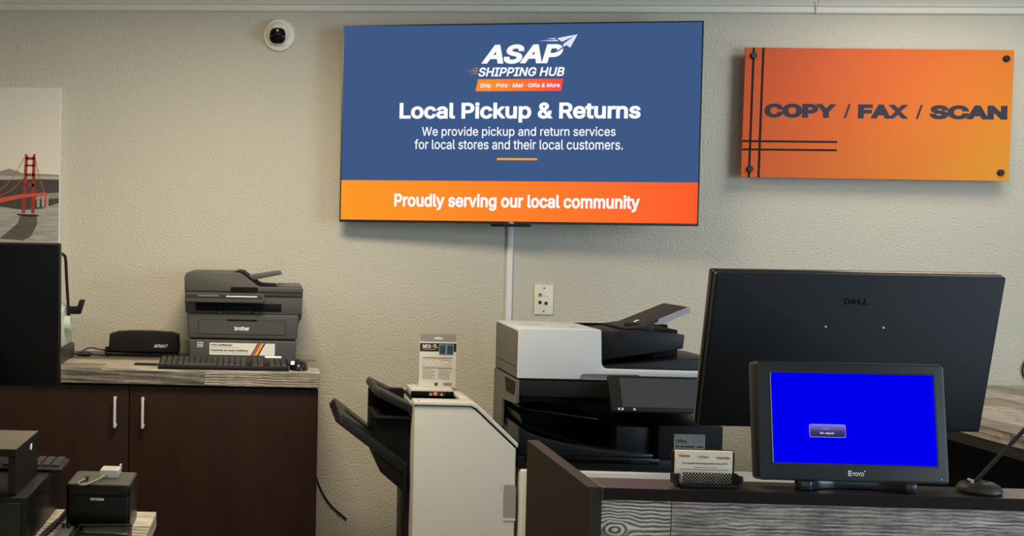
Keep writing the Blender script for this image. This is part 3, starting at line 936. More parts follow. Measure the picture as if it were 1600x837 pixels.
def keyboard(name, label, x0, x1, y0, y1, zf, zb, zbase, rows=6, cols=22, rotz=0.0):
    """zf/zb: top height at the front and back edge"""
    cxk, cyk = (x0 + x1) / 2, (y0 + y1) / 2
    t = Thing(name, label, 'keyboard', (cxk, cyk, zbase), (0, 0, rotz), world=False)
    w, d = (x1 - x0) / 2, (y1 - y0) / 2
    hf, hb = zf - zbase, zb - zbase
    t.part('case', MB().prism_x([(-d, 0.001), (d, max(0.001, hb - 0.012)), (d, hb), (-d + 0.004, hf), (-d, hf - 0.004)], -w, w), M_MATTE, 0.0015)
    for s in (-1, 1):
        t.part('foot', MB().box(s * w * 0.85 - 0.01, s * w * 0.85 + 0.01, d - 0.018, d - 0.004, 0.0, max(0.002, hb - 0.010)), M_BLACK)
    ks = MB()
    sl = (hb - hf) / (2 * d - 0.004)
    kw, kd = (2 * w - 0.012) / cols, (2 * d - 0.012) / rows
    for r in range(rows):
        for c in range(cols):
            if c in (15, 18) and cols > 18:
                continue
            if r == 0 and 4 <= c <= 9:
                if c > 4:
                    continue
                xa, xb = -w + 0.006 + c * kw, -w + 0.006 + 10 * kw - 0.002
            else:
                xa = -w + 0.006 + c * kw
                xb = xa + kw - 0.002
            ya = -d + 0.007 + r * kd
            yb_ = ya + kd - 0.0022
            za, zb_ = hf + sl * (ya + d), hf + sl * (yb_ + d)
            e = 0.0018
            ks.add([(xa, ya, za), (xb, ya, za), (xb, yb_, zb_), (xa, yb_, zb_), (xa + e, ya + e, za + 0.0055), (xb - e, ya + e, za + 0.0055), (xb - e, yb_ - e, zb_ + 0.0055), (xa + e, yb_ - e, zb_ + 0.0055)],
                   [(4, 5, 6, 7), (0, 1, 5, 4), (1, 2, 6, 5), (2, 3, 7, 6), (3, 0, 4, 7)])
    t.part('keys', ks, mat('key_grey', (46, 46, 47), 0.5), kind='stuff')
    return t, w, d, hf, hb


kb, kw_, kd_, khf, khb = keyboard('keyboard', 'black computer keyboard lying in front of the dark grey printer', -0.362, 0.072, -0.524, -0.400, 1.0815, 1.0945, ZT, rotz=0.03)
kb.part('label_strip', MB().add([(0.140, 0.050, khb + 0.004), (0.196, 0.050, khb + 0.004), (0.196, 0.054, khb + 0.010), (0.140, 0.054, khb + 0.010)], [(0, 1, 2, 3)]), M_TXTW, label='white label strip')

ms = Thing('computer_mouse', 'black computer mouse beside the keyboard on plank worktop', 'mouse', (0.107, -0.455, ZT))
rows_, n_ = 10, 20
vs, fs = [], []
for i in range(rows_ + 1):
    a = PI / 2 * i / rows_
    rr, hh = math.cos(a) ** 0.7, math.sin(a) ** 0.9
    for k in range(n_):
        b_ = 2 * PI * k / n_
        vs.append((0.107 + 0.031 * rr * math.cos(b_), -0.455 + 0.052 * rr * math.sin(b_), ZT + 0.001 + 0.034 * hh))
for i in range(rows_):
    for k in range(n_):
        fs.append((i * n_ + k, i * n_ + (k + 1) % n_, (i + 1) * n_ + (k + 1) % n_, (i + 1) * n_ + k))
fs.append(tuple(range(n_ - 1, -1, -1)))
ms.part('shell', MB().add(vs, fs), mat('mouse_black', (20, 22, 27), 0.25))
ms.part('wheel', MB().lathe([(0.004, -0.003), (0.007, -0.002), (0.007, 0.002), (0.004, 0.003)], 16, 'X', (0.107, -0.485, ZT + 0.0275)), M_MATTE)
ms.part('sticker', MB().add([(0.080, -0.496, ZT + 0.020), (0.092, -0.498, ZT + 0.021), (0.092, -0.490, ZT + 0.033), (0.080, -0.488, ZT + 0.031)], [(0, 1, 2, 3)]), M_TXTW, label='small white sticker')

sl_ = MB().box(-0.452, -0.372, -0.432, -0.405, ZT, ZT + 0.006).build('flat_strip', M_MATTE, None, 0.002)
tag(sl_, 'thin flat black strip lying left of the keyboard on the worktop', 'strip')

# ------------------------------------------------------------------ electric hole punch
hp = Thing('electric_hole_punch', 'low black electric hole punch by the wall on the worktop', 'hole punch', (-0.455, -0.12, ZT))
hp.part('base', MB().box(-0.590, -0.325, -0.170, -0.065, ZT, ZT + 0.014), M_GLOSS, 0.003)
bx = []
for k in range(13):
    t = k / 12
    bx.append((-0.326 - t * 0.252, 1.1450 + 0.009 * math.sin(PI * (0.15 + 0.7 * t))))
hp.part('housing', MB().prism_y([(-0.582, ZT + 0.015), (-0.322, ZT + 0.015)] + bx, -0.158, -0.07), M_BLACK, 0.008, seg=3)
hp.part('top_lid', MB().prism_y([(-0.560, 1.150), (-0.340, 1.150), (-0.345, 1.1545), (-0.40, 1.1575), (-0.45, 1.1585), (-0.50, 1.1575), (-0.555, 1.1545)], -0.150, -0.085), M_MATTE, 0.002)
hp.text('AFMAT', -0.414, -0.362, 1.1010, 1.1125, -0.1590, M_TXTW, bold=0.012, shear=0.2)
cb = MB().tube(bez([(-0.585, -0.11, ZT + 0.012), (-0.62, -0.12, ZT + 0.020), (-0.655, -0.13, ZT + 0.026), (-0.68, -0.14, ZT + 0.014), (-0.70, -0.15, ZT + 0.005), (-0.75, -0.15, ZT + 0.004)], 6), 0.003, 8)
hp.part('power_cord', cb, M_BLACK)
hp.part('plug', MB().box(-0.598, -0.584, -0.135, -0.100, ZT + 0.002, ZT + 0.030), M_BLACK, 0.003)
ad = Thing('power_adapter', 'small black cord plug on worktop between white machine and hole punch', 'adapter', (-0.66, -0.19, ZT))
ad.part('connector', MB().tube([(-0.690, -0.20, ZT + 0.009), (-0.650, -0.19, ZT + 0.009), (-0.640, -0.188, ZT + 0.008)], [0.007, 0.009, 0.005], 10), M_BLACK)
ad.part('cord', MB().tube(bez([(-0.642, -0.188, ZT + 0.008), (-0.62, -0.175, ZT + 0.006), (-0.60, -0.18, ZT + 0.004), (-0.575, -0.19, ZT + 0.0035)], 6), 0.0025, 8), M_BLACK)

# ------------------------------------------------------------------ machine with crank lever, behind the left monitor
bm_ = Thing('binding_machine', 'white binding machine with black bent lever behind the left monitor', 'machine', (-0.88, -0.33, ZT))
bm_.part('base', MB().box(-1.08, -0.700, -0.48, -0.19, ZT, ZT + 0.052), mat('dark_base', (52, 56, 50), 0.45), 0.005)
bm_.part('body', MB().prism_x([(-0.47, ZT + 0.053), (-0.20, ZT + 0.053), (-0.21, ZT + 0.205), (-0.30, ZT + 0.205), (-0.43, ZT + 0.165), (-0.465, ZT + 0.12)], -1.075, -0.706), mat('machine_white', (196, 204, 190), 0.4), 0.006)
bm_.part('hub', MB().lathe([(0.028, 0.0), (0.028, 0.016), (0.024, 0.020)], 24, 'X', (-0.7055, -0.35, 1.1985)), mat('hub_green_white', (190, 205, 186), 0.4))
lv = bm_.part('lever', MB().tube(bez([(-0.80, -0.36, 1.444), (-0.74, -0.36, 1.445), (-0.716, -0.36, 1.440), (-0.706, -0.36, 1.425), (-0.7025, -0.355, 1.36), (-0.697, -0.35, 1.27), (-0.692, -0.35, 1.20)], 5), 0.0055, 10), M_MATTE)
bm_.part('grip', MB().prism_y([(-0.699, 1.232), (-0.652, 1.232), (-0.637, 1.283), (-0.655, 1.283), (-0.663, 1.260), (-0.699, 1.258)], -0.362, -0.336), M_BLACK, 0.004, parent=lv)

# ------------------------------------------------------------------ finisher beside the copier
fn = Thing('finisher', 'white sloping copier finisher with two black output trays on its left', 'finisher', (0.6, -0.65, 0))
fn.part('cabinet', MB().prism_y([(0.450, 0.03), (0.757, 0.03), (0.757, 0.882), (0.632, 0.998), (0.618, 1.006), (0.450, 1.006)], -0.800, -0.47), M_OFFW, 0.006, seg=3)
fn.part('base', MB().box(0.46, 0.75, -0.78, -0.5, 0, 0.03), M_BLACK)
fn.part('lid_gap', MB().prism_y([(0.452, 1.005), (0.618, 1.005), (0.632, 0.9975), (0.756, 0.882), (0.7565, 0.886), (0.633, 1.0010), (0.619, 1.0090), (0.452, 1.0090)], -0.799, -0.48), M_DEEP)
lid = [(0.446, 1.0085), (0.618, 1.0085), (0.634, 1.0010), (0.7600, 0.884), (0.7610, 0.899), (0.640, 1.0120), (0.624, 1.0195), (0.450, 1.0195)]
fl_ = fn.part('front_lid', MB().prism_y(lid, -0.806, -0.735), M_OFFW, 0.003)
fn.part('rear_lid', MB().prism_y([(0.600, 1.0085), (0.618, 1.0085), (0.634, 1.0010), (0.7600, 0.884), (0.7610, 0.899), (0.640, 1.0120), (0.624, 1.0195), (0.600, 1.0195)], -0.7345, -0.485), M_OFFW, 0.003)
fn.part('rear_cover', MB().box(0.463, 0.5995, -0.60, -0.485, 1.0070, 1.0300), M_OFFW, 0.004)
fn.part('staple_bay', MB().box(0.463, 0.5990, -0.734, -0.601, 1.0060, 1.0090), M_DEEP)
fn.part('bay_back', MB().box(0.464, 0.600, -0.6035, -0.6005, 1.0065, 1.0230), M_DEEP)
wl = fn.part('warning_label', MB().rect(0.520, 0.572, 1.0075, 1.0225, -0.6040), mat('label_brown', (58, 46, 38), 0.5))
fn.part('warning_disc', MB().poly([(0.5415 + 0.0065 * math.cos(2 * PI * k / 16), 1.0160 + 0.0065 * math.sin(2 * PI * k / 16)) for k in range(16)], -0.6044), mat('label_pink', (226, 150, 130), 0.5), parent=wl)
for x in (0.527, 0.561):
    fn.part('warning_triangle', MB().poly([(x - 0.006, 1.010), (x + 0.006, 1.010), (x, 1.0195)], -0.6044), mat('label_yellow', (204, 178, 110), 0.5), parent=wl)
fn.part('printed_dot', MB().add([(0.462, -0.79, 1.01965), (0.467, -0.79, 1.01965), (0.467, -0.775, 1.01965), (0.462, -0.775, 1.01965)], [(0, 1, 2, 3)]), M_INK)
hr = fn.part('handle_recess', MB().prism_y(rrect(0.7215, 0.7585, 0.668, 0.772, 0.008), -0.8012, -0.798), mat('recess_grey', (150, 147, 140), 0.45))
fn.part('handle_lip', MB().prism_y(rrect(0.7215, 0.7585, 0.664, 0.6700, 0.002), -0.8030, -0.7985), M_OFFW, parent=hr)
fn.part('indicator', MB().rect(0.7140, 0.7158, 0.758, 0.763, -0.8008), M_INK)
fn.part('tray_tower', MB().prism_y([(0.336, 0.872), (0.362, 0.79), (0.437, 0.722), (0.4495, 0.722), (0.4495, 0.953), (0.336, 0.953)], -0.720, -0.50), M_DEEP, 0.004)
fn.part('tower_back', MB().box(0.336, 0.4495, -0.54, -0.50, 0.953, 1.020), M_DEEP, 0.003)
fn.part('tower_shelf', MB().box(0.335, 0.4498, -0.742, -0.50, 0.953, 0.962), M_MATTE, 0.003)
fn.part('tower_post', MB().box(0.436, 0.4495, -0.720, -0.52, 0.0, 0.7195), M_BLACK, 0.001)


def tray(name, xa, za, xb, zb, yf, ybk, th, m):
    """sloping output tray: left tip (xa, za) to root (xb, zb); a sunken channel runs along its middle"""
    L_ = Vector((xb - xa, zb - za))
    u = L_.normalized()
    nrm = Vector((-u.y, u.x))

    def P(t, h):
        q = Vector((xa, za)) + L_ * t + nrm * h
        return (q.x, q.y)
    yc0, yc1 = yf + (ybk - yf) * 0.40, yf + (ybk - yf) * 0.66
    mb = MB()
    mb.prism_y([P(0.0, -th), P(1.0, -th), P(1.0, 0), P(0.02, 0), P(0.0, -0.006)], yf, yc0)
    mb.prism_y([P(0.0, -th), P(1.0, -th), P(1.0, 0), P(0.02, 0), P(0.0, -0.006)], yc1, ybk)
    mb.prism_y([P(0.0, -th), P(1.0, -th), P(1.0, -0.014), P(0.16, -0.010), P(0.12, 0), P(0.02, 0), P(0.0, -0.006)], yc0 - 0.0001, yc1 + 0.0001)
    return fn.part(name, mb, m, 0.0015)


M_TRAY = mat('tray_black', (22, 21, 20), 0.42)
t1 = tray('upper_tray', 0.343, 1.047, 0.462, 0.990, -0.752, -0.43, 0.022, M_TRAY)
fn.part('tray_tip', MB().box(0.3415, 0.3465, -0.753, -0.735, 1.026, 1.044), M_GREYD, 0.001, parent=t1)
t2 = tray('lower_tray', 0.232, 0.968, 0.438, 0.815, -0.755, -0.40, 0.030, M_TRAY)
fn.part('tray_tip', MB().box(0.2290, 0.2350, -0.756, -0.738, 0.938, 0.957), M_GREYD, 0.001, parent=t2)
fn.part('tray_gusset', MB().prism_y([(0.330, 0.866), (0.355, 0.790), (0.437, 0.722), (0.437, 0.800)], -0.75, -0.42), M_BLACK, 0.003)

bxp = Thing('parts_box', 'small white boxed latch with black header band standing on the finisher', 'box', (0.555, -0.535, 1.0302))
M_BOX = mat('box_white', (214, 210, 202), 0.5)
bxp.part('carton', MB().prism_y([(0.4945, 1.0304), (0.6145, 1.0304), (0.6135, 1.178), (0.4965, 1.178)], -0.552, -0.525), M_BOX, 0.001)
tab = bxp.part('hang_tab', MB().prism_y([(0.4985, 1.178), (0.6125, 1.178), (0.6125, 1.2035), (0.4985, 1.2035)], -0.5515, -0.5505), mat('tab_grey', (146, 142, 136), 0.5), label='grey hanging tab with slot')
bxp.part('tab_slot', MB().poly([(0.540, 1.1865), (0.571, 1.1865), (0.567, 1.192), (0.559, 1.1935), (0.552, 1.1935), (0.544, 1.192)], -0.5519), M_PAPER, parent=tab)
yq = -0.5524
bxp.part('header_band', MB().rect(0.4968, 0.6136, 1.1465, 1.1735, yq), M_INK)
bxp.text('MD2-TL', 0.5055, 0.5535, 1.1580, 1.1695, yq - 0.0004, M_TXTW, bold=0.025)
bxp.part('subtitle', MB().rect(0.5055, 0.546, 1.1525, 1.1552, yq - 0.0004), mat('sub_orange', (190, 150, 110), 0.5))
for x0 in (0.558, 0.5815):
    f_ = bxp.part('photo_frame', MB().rect(x0, x0 + 0.0235, 1.136, 1.170, yq - 0.0005), mat('photo_frame', (150, 170, 176), 0.5))
    bxp.part('photo', MB().rect(x0 + 0.0018, x0 + 0.0217, 1.138, 1.168, yq - 0.0008), mat('photo_teal', (44, 70, 84), 0.5, noise=(90, 0.7, (1, 1, 1))), parent=f_)
for z in (1.126, 1.0925):
    bxp.part('printed_rule', MB().rect(0.506, 0.602, z - 0.001, z + 0.001, yq), M_INK)
bxp.part('printed_frame', strip([(0.506, 1.0985), (0.597, 1.0985), (0.597, 1.1205), (0.506, 1.1205), (0.506, 1.0985)], 0.0004, yq), M_INKG)
bxp.part('printed_frame', strip([(0.567, 1.1055), (0.590, 1.1055), (0.590, 1.119), (0.567, 1.119), (0.567, 1.1055)], 0.0004, yq - 0.0002), M_INKG)
ln_ = MB()
for k in range(8):
    z = 1.087 - k * 0.0042
    ln_.rect(0.506, 0.506 + 0.045 * (0.7 + 0.3 * math.sin(k * 2.1) ** 2), z - 0.0006, z + 0.0006, yq)
    ln_.rect(0.556, 0.556 + 0.045 * (0.7 + 0.3 * math.cos(k * 1.7) ** 2), z - 0.0006, z + 0.0006, yq)
for k in range(6):
    x = 0.509 + 0.01 * k
    ln_.rect(x, x + 0.006, 1.107 + 0.006 * (k % 2), 1.1082 + 0.006 * (k % 2), yq)
bxp.part('printed_lines', ln_, M_INKG, kind='stuff')
bxp.part('printed_badge', MB().poly(rrect(0.546, 0.556, 1.035, 1.0445, 0.001), yq), mat('badge_violet', (44, 34, 62), 0.5))
bc = MB()
for k in range(14):
    x = 0.5745 + k * 0.0019
    bc.rect(x, x + (0.0007, 0.0012, 0.0009)[k % 3], 1.0355, 1.0455, yq)
bxp.part('barcode', bc, M_INK, kind='stuff')

# ------------------------------------------------------------------ copier
cp = Thing('copier', 'large white and black office copier against the textured wall', 'copier', (1.06, -0.6, 0))
XA, XB = 0.7575, 1.365
cp.part('cabinet', MB().box(0.768, XB, -0.815, -0.30, 0.04, 0.822), M_OFFW, 0.008, seg=3)
cp.part('castor_base', MB().box(0.79, XB - 0.02, -0.78, -0.34, 0.0, 0.0398), M_DEEP)
for z0, z1 in ((0.60, 0.79), (0.40, 0.59), (0.20, 0.39)):
    d = cp.part('paper_drawer', MB().box(0.785, XB - 0.01, -0.822, -0.812, z0, z1), M_OFFW, 0.003)
    cp.part('drawer_grip', MB().box(1.0, 1.14, -0.8228, -0.8205, z1 - 0.045, z1 - 0.02), M_MATTE, 0.0008, parent=d)
cp.part('bay_floor', MB().box(XA + 0.004, XB, -0.805, -0.47, 0.8225, 0.860), M_BLACK, 0.003)
cp.part('bay_lip', MB().box(0.78, 1.175, -0.815, -0.795, 0.846, 0.864), M_GLOSS, 0.003)
cp.part('bay_back', MB().box(XA + 0.004, XB, -0.52, -0.47, 0.8605, 1.040), M_DEEP)
cp.part('rear_housing', MB().box(0.86, 1.33, -0.4695, -0.16, 0.815, 1.08), M_MATTE, 0.004)
M_SIDE = mat('side_grey', (92, 87, 80), 0.5)
cp.part('left_cheek', MB().prism_x([(-0.60, 0.915), (-0.47, 0.915), (-0.47, 1.090), (-0.80, 1.090), (-0.80, 1.020), (-0.765, 1.015), (-0.60, 1.005)], XA - 0.004, XA + 0.004), M_SIDE, 0.0015)
cp.part('cheek_grip', MB().prism_x([(-0.77, 1.040), (-0.66, 1.040), (-0.64, 1.082), (-0.785, 1.082)], XA - 0.0055, XA - 0.0035), M_DEEP)
tr_pts = []
for k in range(13):
    t = k / 12
    tr_pts.append((0.765 + 0.40 * t, 0.948 - 0.075 * (t ** 0.6) - 0.008 * math.sin(PI * t)))
cp.part('output_tray', MB().prism_y([(1.165, 0.862), (0.765, 0.862)][::-1] + tr_pts[::-1], -0.79, -0.53), mat('tray_gloss', (24, 24, 26), 0.25), 0.003)
cp.part('tray_wing', MB().prism_y([(0.762, 0.985), (0.775, 0.955), (0.83, 0.930), (0.93, 0.905), (0.93, 0.9085), (0.832, 0.9345), (0.778, 0.960), (0.766, 0.987)], -0.80, -0.60), M_GLOSS)
cp.part('upper_shelf', MB().prism_y([(0.764, 1.006), (0.78, 0.998), (1.0, 0.972), (1.0, 0.977), (0.782, 1.003), (0.767, 1.012)], -0.79, -0.53), M_GLOSS, 0.001)
cp.part('bay_block', MB().box(1.062, 1.163, -0.77, -0.60, 0.8645, 0.952), M_BLACK, 0.004)
cp.part('right_housing', MB().box(1.175, XB - 0.002, -0.803, -0.475, 0.8605, 0.9640), M_MATTE, 0.003)
cp.part('bay_plate', MB().box(1.09, 1.145, -0.8165, -0.8140, 0.850, 0.860), M_MATTE, 0.0008)
cp.part('scanner', MB().box(XA, XB, -0.800, -0.47, 1.0405, 1.0895), M_MATTE, 0.004)
cp.part('scanner_under', MB().box(XA + 0.02, XB - 0.01, -0.76, -0.48, 1.020, 1.0400), M_DEEP)
cp.part('glass_frame', MB().box(XA + 0.002, XB, -0.795, -0.475, 1.0897, 1.0945), M_DEEP)
lidp = [(0.7550, 1.0950), (0.9400, 1.0950), (0.9440, 1.1065), (0.9520, 1.1105), (1.110, 1.1115), (1.125, 1.1030), (1.365, 1.1030),
        (1.366, 1.1270), (1.024, 1.1285), (1.014, 1.1310), (1.0070, 1.1370), (1.0040, 1.1460), (1.0010, 1.2440), (0.996, 1.2465), (0.7630, 1.2480), (0.7560, 1.2440)]
M_COPW = mat('copier_white', (200, 204, 210), 0.4)
fdc = cp.part('document_feeder', MB().prism_y(lidp, -0.800, -0.485), M_COPW, 0.004, seg=3)
cp.part('feeder_grip', MB().prism_y([(0.9405, 1.0950), (1.112, 1.0950), (1.112, 1.1115), (0.953, 1.1105), (0.9445, 1.1065)], -0.792, -0.70), mat('grip_blue_white', (176, 182, 200), 0.4), parent=fdc)
cp.part('feeder_end_cap', MB().prism_x([(-0.792, 1.0975), (-0.495, 1.0975), (-0.495, 1.2380), (-0.505, 1.2440), (-0.780, 1.2380), (-0.790, 1.2350)], 0.7520, 0.7555), M_SIDE, 0.001, parent=fdc)
cp.part('end_cap_seam', MB().box(0.7512, 0.7530, -0.785, -0.52, 1.1290, 1.1305), M_DEEP, parent=fdc)
cp.part('feeder_icons', MB().add([(0.79, -0.66, 1.24815), (0.86, -0.66, 1.24815), (0.86, -0.645, 1.24815), (0.79, -0.645, 1.24815)], [(0, 1, 2, 3)])
        .add([(0.93, -0.72, 1.24795), (0.95, -0.72, 1.24795), (0.95, -0.71, 1.24795), (0.93, -0.71, 1.24795)], [(0, 1, 2, 3)]), mat('icon_grey', (178, 174, 164), 0.5), parent=fdc)
cp.part('feeder_rear_wall', MB().box(1.002, 1.30, -0.505, -0.487, 1.1275, 1.2450), M_DEEP, parent=fdc)
cp.part('rear_trim', MB().box(1.000, 1.20, -0.4868, -0.480, 1.1275, 1.2490), M_OFFW, 0.002, parent=fdc)
cp.part('feeder_core', MB().prism_y([(1.0045, 1.1480), (1.258, 1.190), (1.262, 1.232), (1.20, 1.236), (1.125, 1.243), (1.0045, 1.236)], -0.755, -0.5055), M_BLACK, 0.003)
cp.part('core_curtain', MB().prism_y([(1.18, 1.135), (1.262, 1.150), (1.2605, 1.243), (1.20, 1.236)], -0.70, -0.506), M_DEEP, 0.002)
cp.part('exit_bed', MB().prism_y([(1.008, 1.1285), (1.362, 1.1275), (1.360, 1.1600), (1.30, 1.1660), (1.26, 1.1640), (1.10, 1.1440), (1.008, 1.1385)], -0.785, -0.506), M_BLACK, 0.003)
tt = cp.part('original_tray', MB().prism_y([(1.092, 1.2420), (1.155, 1.2500), (1.286, 1.3080), (1.280, 1.3160), (1.140, 1.2560), (1.090, 1.2480)], -0.720, -0.52), mat('tray_grey', (50, 50, 49), 0.6, spec=0.3), 0.0015)
cp.part('tray_edge', MB().prism_y([(1.190, 1.2600), (1.208, 1.2620), (1.287, 1.2985), (1.287, 1.3150), (1.281, 1.3150), (1.196, 1.2775)], -0.724, -0.7195), mat('tray_edge_window_sheen', (150, 152, 166), 0.35), parent=tt)  # window reflection along the tray edge, painted as pale blue
cp.part('side_guide', MB().box(1.10, 1.19, -0.70, -0.692, 1.236, 1.262), M_BLACK, 0.002, parent=tt)
cp.part('tray_mark', MB().add([(1.150, -0.64, 1.2607), (1.165, -0.64, 1.2671), (1.165, -0.62, 1.2671), (1.150, -0.62, 1.2607)], [(0, 1, 2, 3)]), M_TXTW, parent=tt)
tpx = (1.007, 1.345)
ta = math.atan2(0.045, 0.098)
tp = MB().box(0, 0.338, -0.010, 0.010, -0.108, 0.0).build('touch_panel', M_BLACK, cp.o, 0.004)
tp.location = Vector((1.006, -0.845, 1.1130)) - cp.org
tp.rotation_euler = (-ta, 0, 0)
ts = MB().rect(0.032, 0.330, -0.096, -0.008, -0.0106).build('touch_screen', mat('screen_off', (62, 62, 68), 0.22), tp)
for x in (0.018, 0.028, 0.062):
    MB().rect(x, x + 0.006, -0.106, -0.099, -0.0107).build('status_light', mat('status_white', (190, 190, 196), 0.4), tp)
MB().rect(0.300, 0.305, -0.0075, -0.0035, -0.0107).build('power_mark', mat('status_white', (190, 190, 196), 0.4), tp)
cp.part('panel_arm', MB().box(1.05, 1.30, -0.838, -0.795, 1.050, 1.082), M_BLACK, 0.004)
cd = cp.part('service_card', MB().prism_y(rrect(1.220, 1.311, 0.882, 0.939, 0.001), -0.8042, -0.8030), mat('card_silver', (150, 147, 142), 0.45), label='silver service card stuck on black housing')
yk = -0.8046
cp.text('Office', 1.2255, 1.2570, 0.9130, 0.9235, yk, M_INK, cd, bold=0.02)
cp.part('card_mark', MB().rect(1.249, 1.256, 0.926, 0.933, yk), mat('card_orange', (206, 140, 90), 0.5), parent=cd)
for k in range(4):
    cp.part('card_line', MB().rect(1.273, 1.306, 0.9325 - k * 0.0056, 0.9338 - k * 0.0056, yk), M_INKG, parent=cd)
for x0, x1 in ((1.2255, 1.2360), (1.2385, 1.2500), (1.2525, 1.2800), (1.2880, 1.3060)):
    cp.part('card_line', MB().rect(x0, x1, 0.8995, 0.9040, yk), M_INK, parent=cd)
cp.part('paper_deck', MB().box(1.370, 1.78, -0.80, -0.445, 0.05, 0.760), M_WHITE, 0.006)
cp.part('deck_base', MB().box(1.39, 1.76, -0.78, -0.47, 0.0, 0.0498), M_DEEP)

# ------------------------------------------------------------------ big monitor on the reception desk (seen from behind)


def monitor_back(name, label, loc, w, h, tilt, yaw, top_narrow, base_z, stand_x, m, logo=None):
    t = Thing(name, label, 'monitor', (loc[0] + stand_x, loc[1] + 0.02, base_z), (0, 0, yaw), world=False)
    pz = loc[2] - base_z
    n = 0.012
    mb = MB()
    # back shell: flat panel with slightly domed back
    mb.prism_y(rrect(-w / 2, w / 2, -h / 2, h / 2, 0.004, 3), 0.0, 0.022)
    p = mb.build('back_shell', m, t.o, 0.004, seg=2)
    p.location = (-stand_x, 0.0, pz)
    p.rotation_euler = (tilt, 0, 0)
    rim_ = MB()
    rim_.prism_y(rrect(-w / 2 - 0.0015, w / 2 + 0.0015, -h / 2 - 0.0015, h / 2 + 0.0015, 0.004, 3), 0.014, 0.0300)
    b = rim_.build('front_rim', M_GLOSS, p, 0.0015)
    MB().rect(-w / 2 + 0.01, w / 2 - 0.01, -h / 2 + 0.016, h / 2 - 0.01, 0.0).build('screen', mat('screen_off_dark', (14, 14, 16), 0.12), p).location = (0, 0.0304, 0)
    return t, p


M_DELL = mat('monitor_back_black', (9, 9, 11), 0.55, spec=0.35)
dm, dp_ = monitor_back('desktop_monitor', 'wide black desktop monitor seen from behind on the right desk', (1.081, -2.055, 1.306), 0.5150, 0.300, 0.20, 0.0, 0, 0.7602, 0.02, M_DELL)
sz = 0.7602
dm.part('stand_base', MB().prism_z(rrect(-0.10, 0.10, -0.06, 0.13, 0.02), 0.0, 0.012), M_BLACK, 0.003)
dm.part('stand_neck', MB().box(-0.03, 0.03, 0.034, 0.062, 0.0118, 0.53), M_BLACK, 0.004)
dm.part('stand_head', MB().box(-0.06, 0.06, 0.020, 0.034, 0.42, 0.53), M_BLACK, 0.003)
lg = MB()
ltx = text_obj('logo', 'D', -0.0220, -0.0105, 0.0935, 0.1045, -0.0006, M_GLOSS, 0.02)
ltx.parent = dp_
l2 = text_obj('logo', 'LL', 0.0030, 0.0215, 0.0935, 0.1045, -0.0006, M_GLOSS, 0.02)
l2.parent = dp_
lg.poly([(-0.0110, 0.0990), (-0.0050, 0.0935), (0.0010, 0.0990), (-0.0050, 0.1045)], -0.0006)
lg.build('logo', M_GLOSS, dp_)
for x in (-0.049, 0.0545):
    MB().lathe([(0.0022, 0.0), (0.0018, 0.0012)], 10, 'Y', (x, 0.0, 0.0505)).build('screw', mat('bright_screw', (235, 235, 232), 0.3), dp_)

# ------------------------------------------------------------------ left monitor (seen from behind), cash drawer, riser
lm, lp_ = monitor_back('till_monitor', 'black monitor seen from behind at the left edge above black riser', (-0.655, -1.795, 1.328), 0.40, 0.312, 0.05, 0.08, 0, 1.0895, 0.0, mat('till_monitor_black', (8, 8, 9), 0.42, spec=0.22))
lm.part('stand_column', MB().prism_y([(-0.05, 0.012), (0.062, 0.012), (0.062, 0.16), (0.058, 0.20), (0.045, 0.21), (-0.05, 0.21)], -0.075, -0.040), M_GREYD, 0.005)
lm.part('stand_hinge', MB().box(-0.04, 0.05, -0.042, 0.004, 0.12, 0.19), M_BLACK, 0.003)
lm.part('stand_base', MB().prism_z(rrect(-0.12, 0.075, -0.17, -0.035, 0.02), 0.0, 0.014), M_GREYD, 0.003)

dr = Thing('cash_drawer', 'black metal cash drawer at lower left edge on tan counter', 'cash drawer', (-0.67, -1.9, 0.9015))
dr.part('case', MB().box(-0.90, -0.456, -2.062, -1.700, 0.9065, 0.998), mat('drawer_black', (9, 9, 10), 0.42, spec=0.28), 0.0025, seg=2)
for x in (-0.87, -0.48):
    for y in (-2.03, -1.73):
        dr.part('foot', MB().lathe([(0.012, 0.0), (0.012, 0.006)], 14, 'Z', (x, y, 0.9013)), M_BLACK)
dr.part('drawer_front', MB().box(-0.89, -0.466, -2.0685, -2.0615, 0.912, 0.989), M_BLACK, 0.002)
rs = Thing('monitor_riser', 'black wood grain riser shelf standing on the cash drawer', 'riser', (-0.7, -1.95, 0.9982))
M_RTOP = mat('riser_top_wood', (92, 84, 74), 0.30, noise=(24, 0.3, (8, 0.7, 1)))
rs.part('shelf_board', MB().box(-0.92, -0.480, -2.050, -1.845, 1.074, 1.0885), M_BWOOD, 0.0008, seg=1)
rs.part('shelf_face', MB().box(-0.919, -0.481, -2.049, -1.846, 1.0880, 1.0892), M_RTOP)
rs.part('side_board', MB().box(-0.496, -0.481, -2.048, -1.847, 0.9983, 1.0738), M_BWOOD, 0.0008, seg=1)
rs.part('side_board', MB().box(-0.919, -0.904, -2.048, -1.847, 0.9983, 1.0738), M_BWOOD, 0.0008, seg=1)
rs.part('white_tag', MB().box(-0.4812, -0.4795, -1.925, -1.910, 1.064, 1.0755), M_TXTW, label='small white tag on riser side')
kb2, *_r = keyboard('compact_keyboard', 'dark keyboard lying on the cash drawer behind the riser', -0.90, -0.432, -1.828, -1.735, 1.0070, 1.0095, 0.9983, rows=4, cols=22)

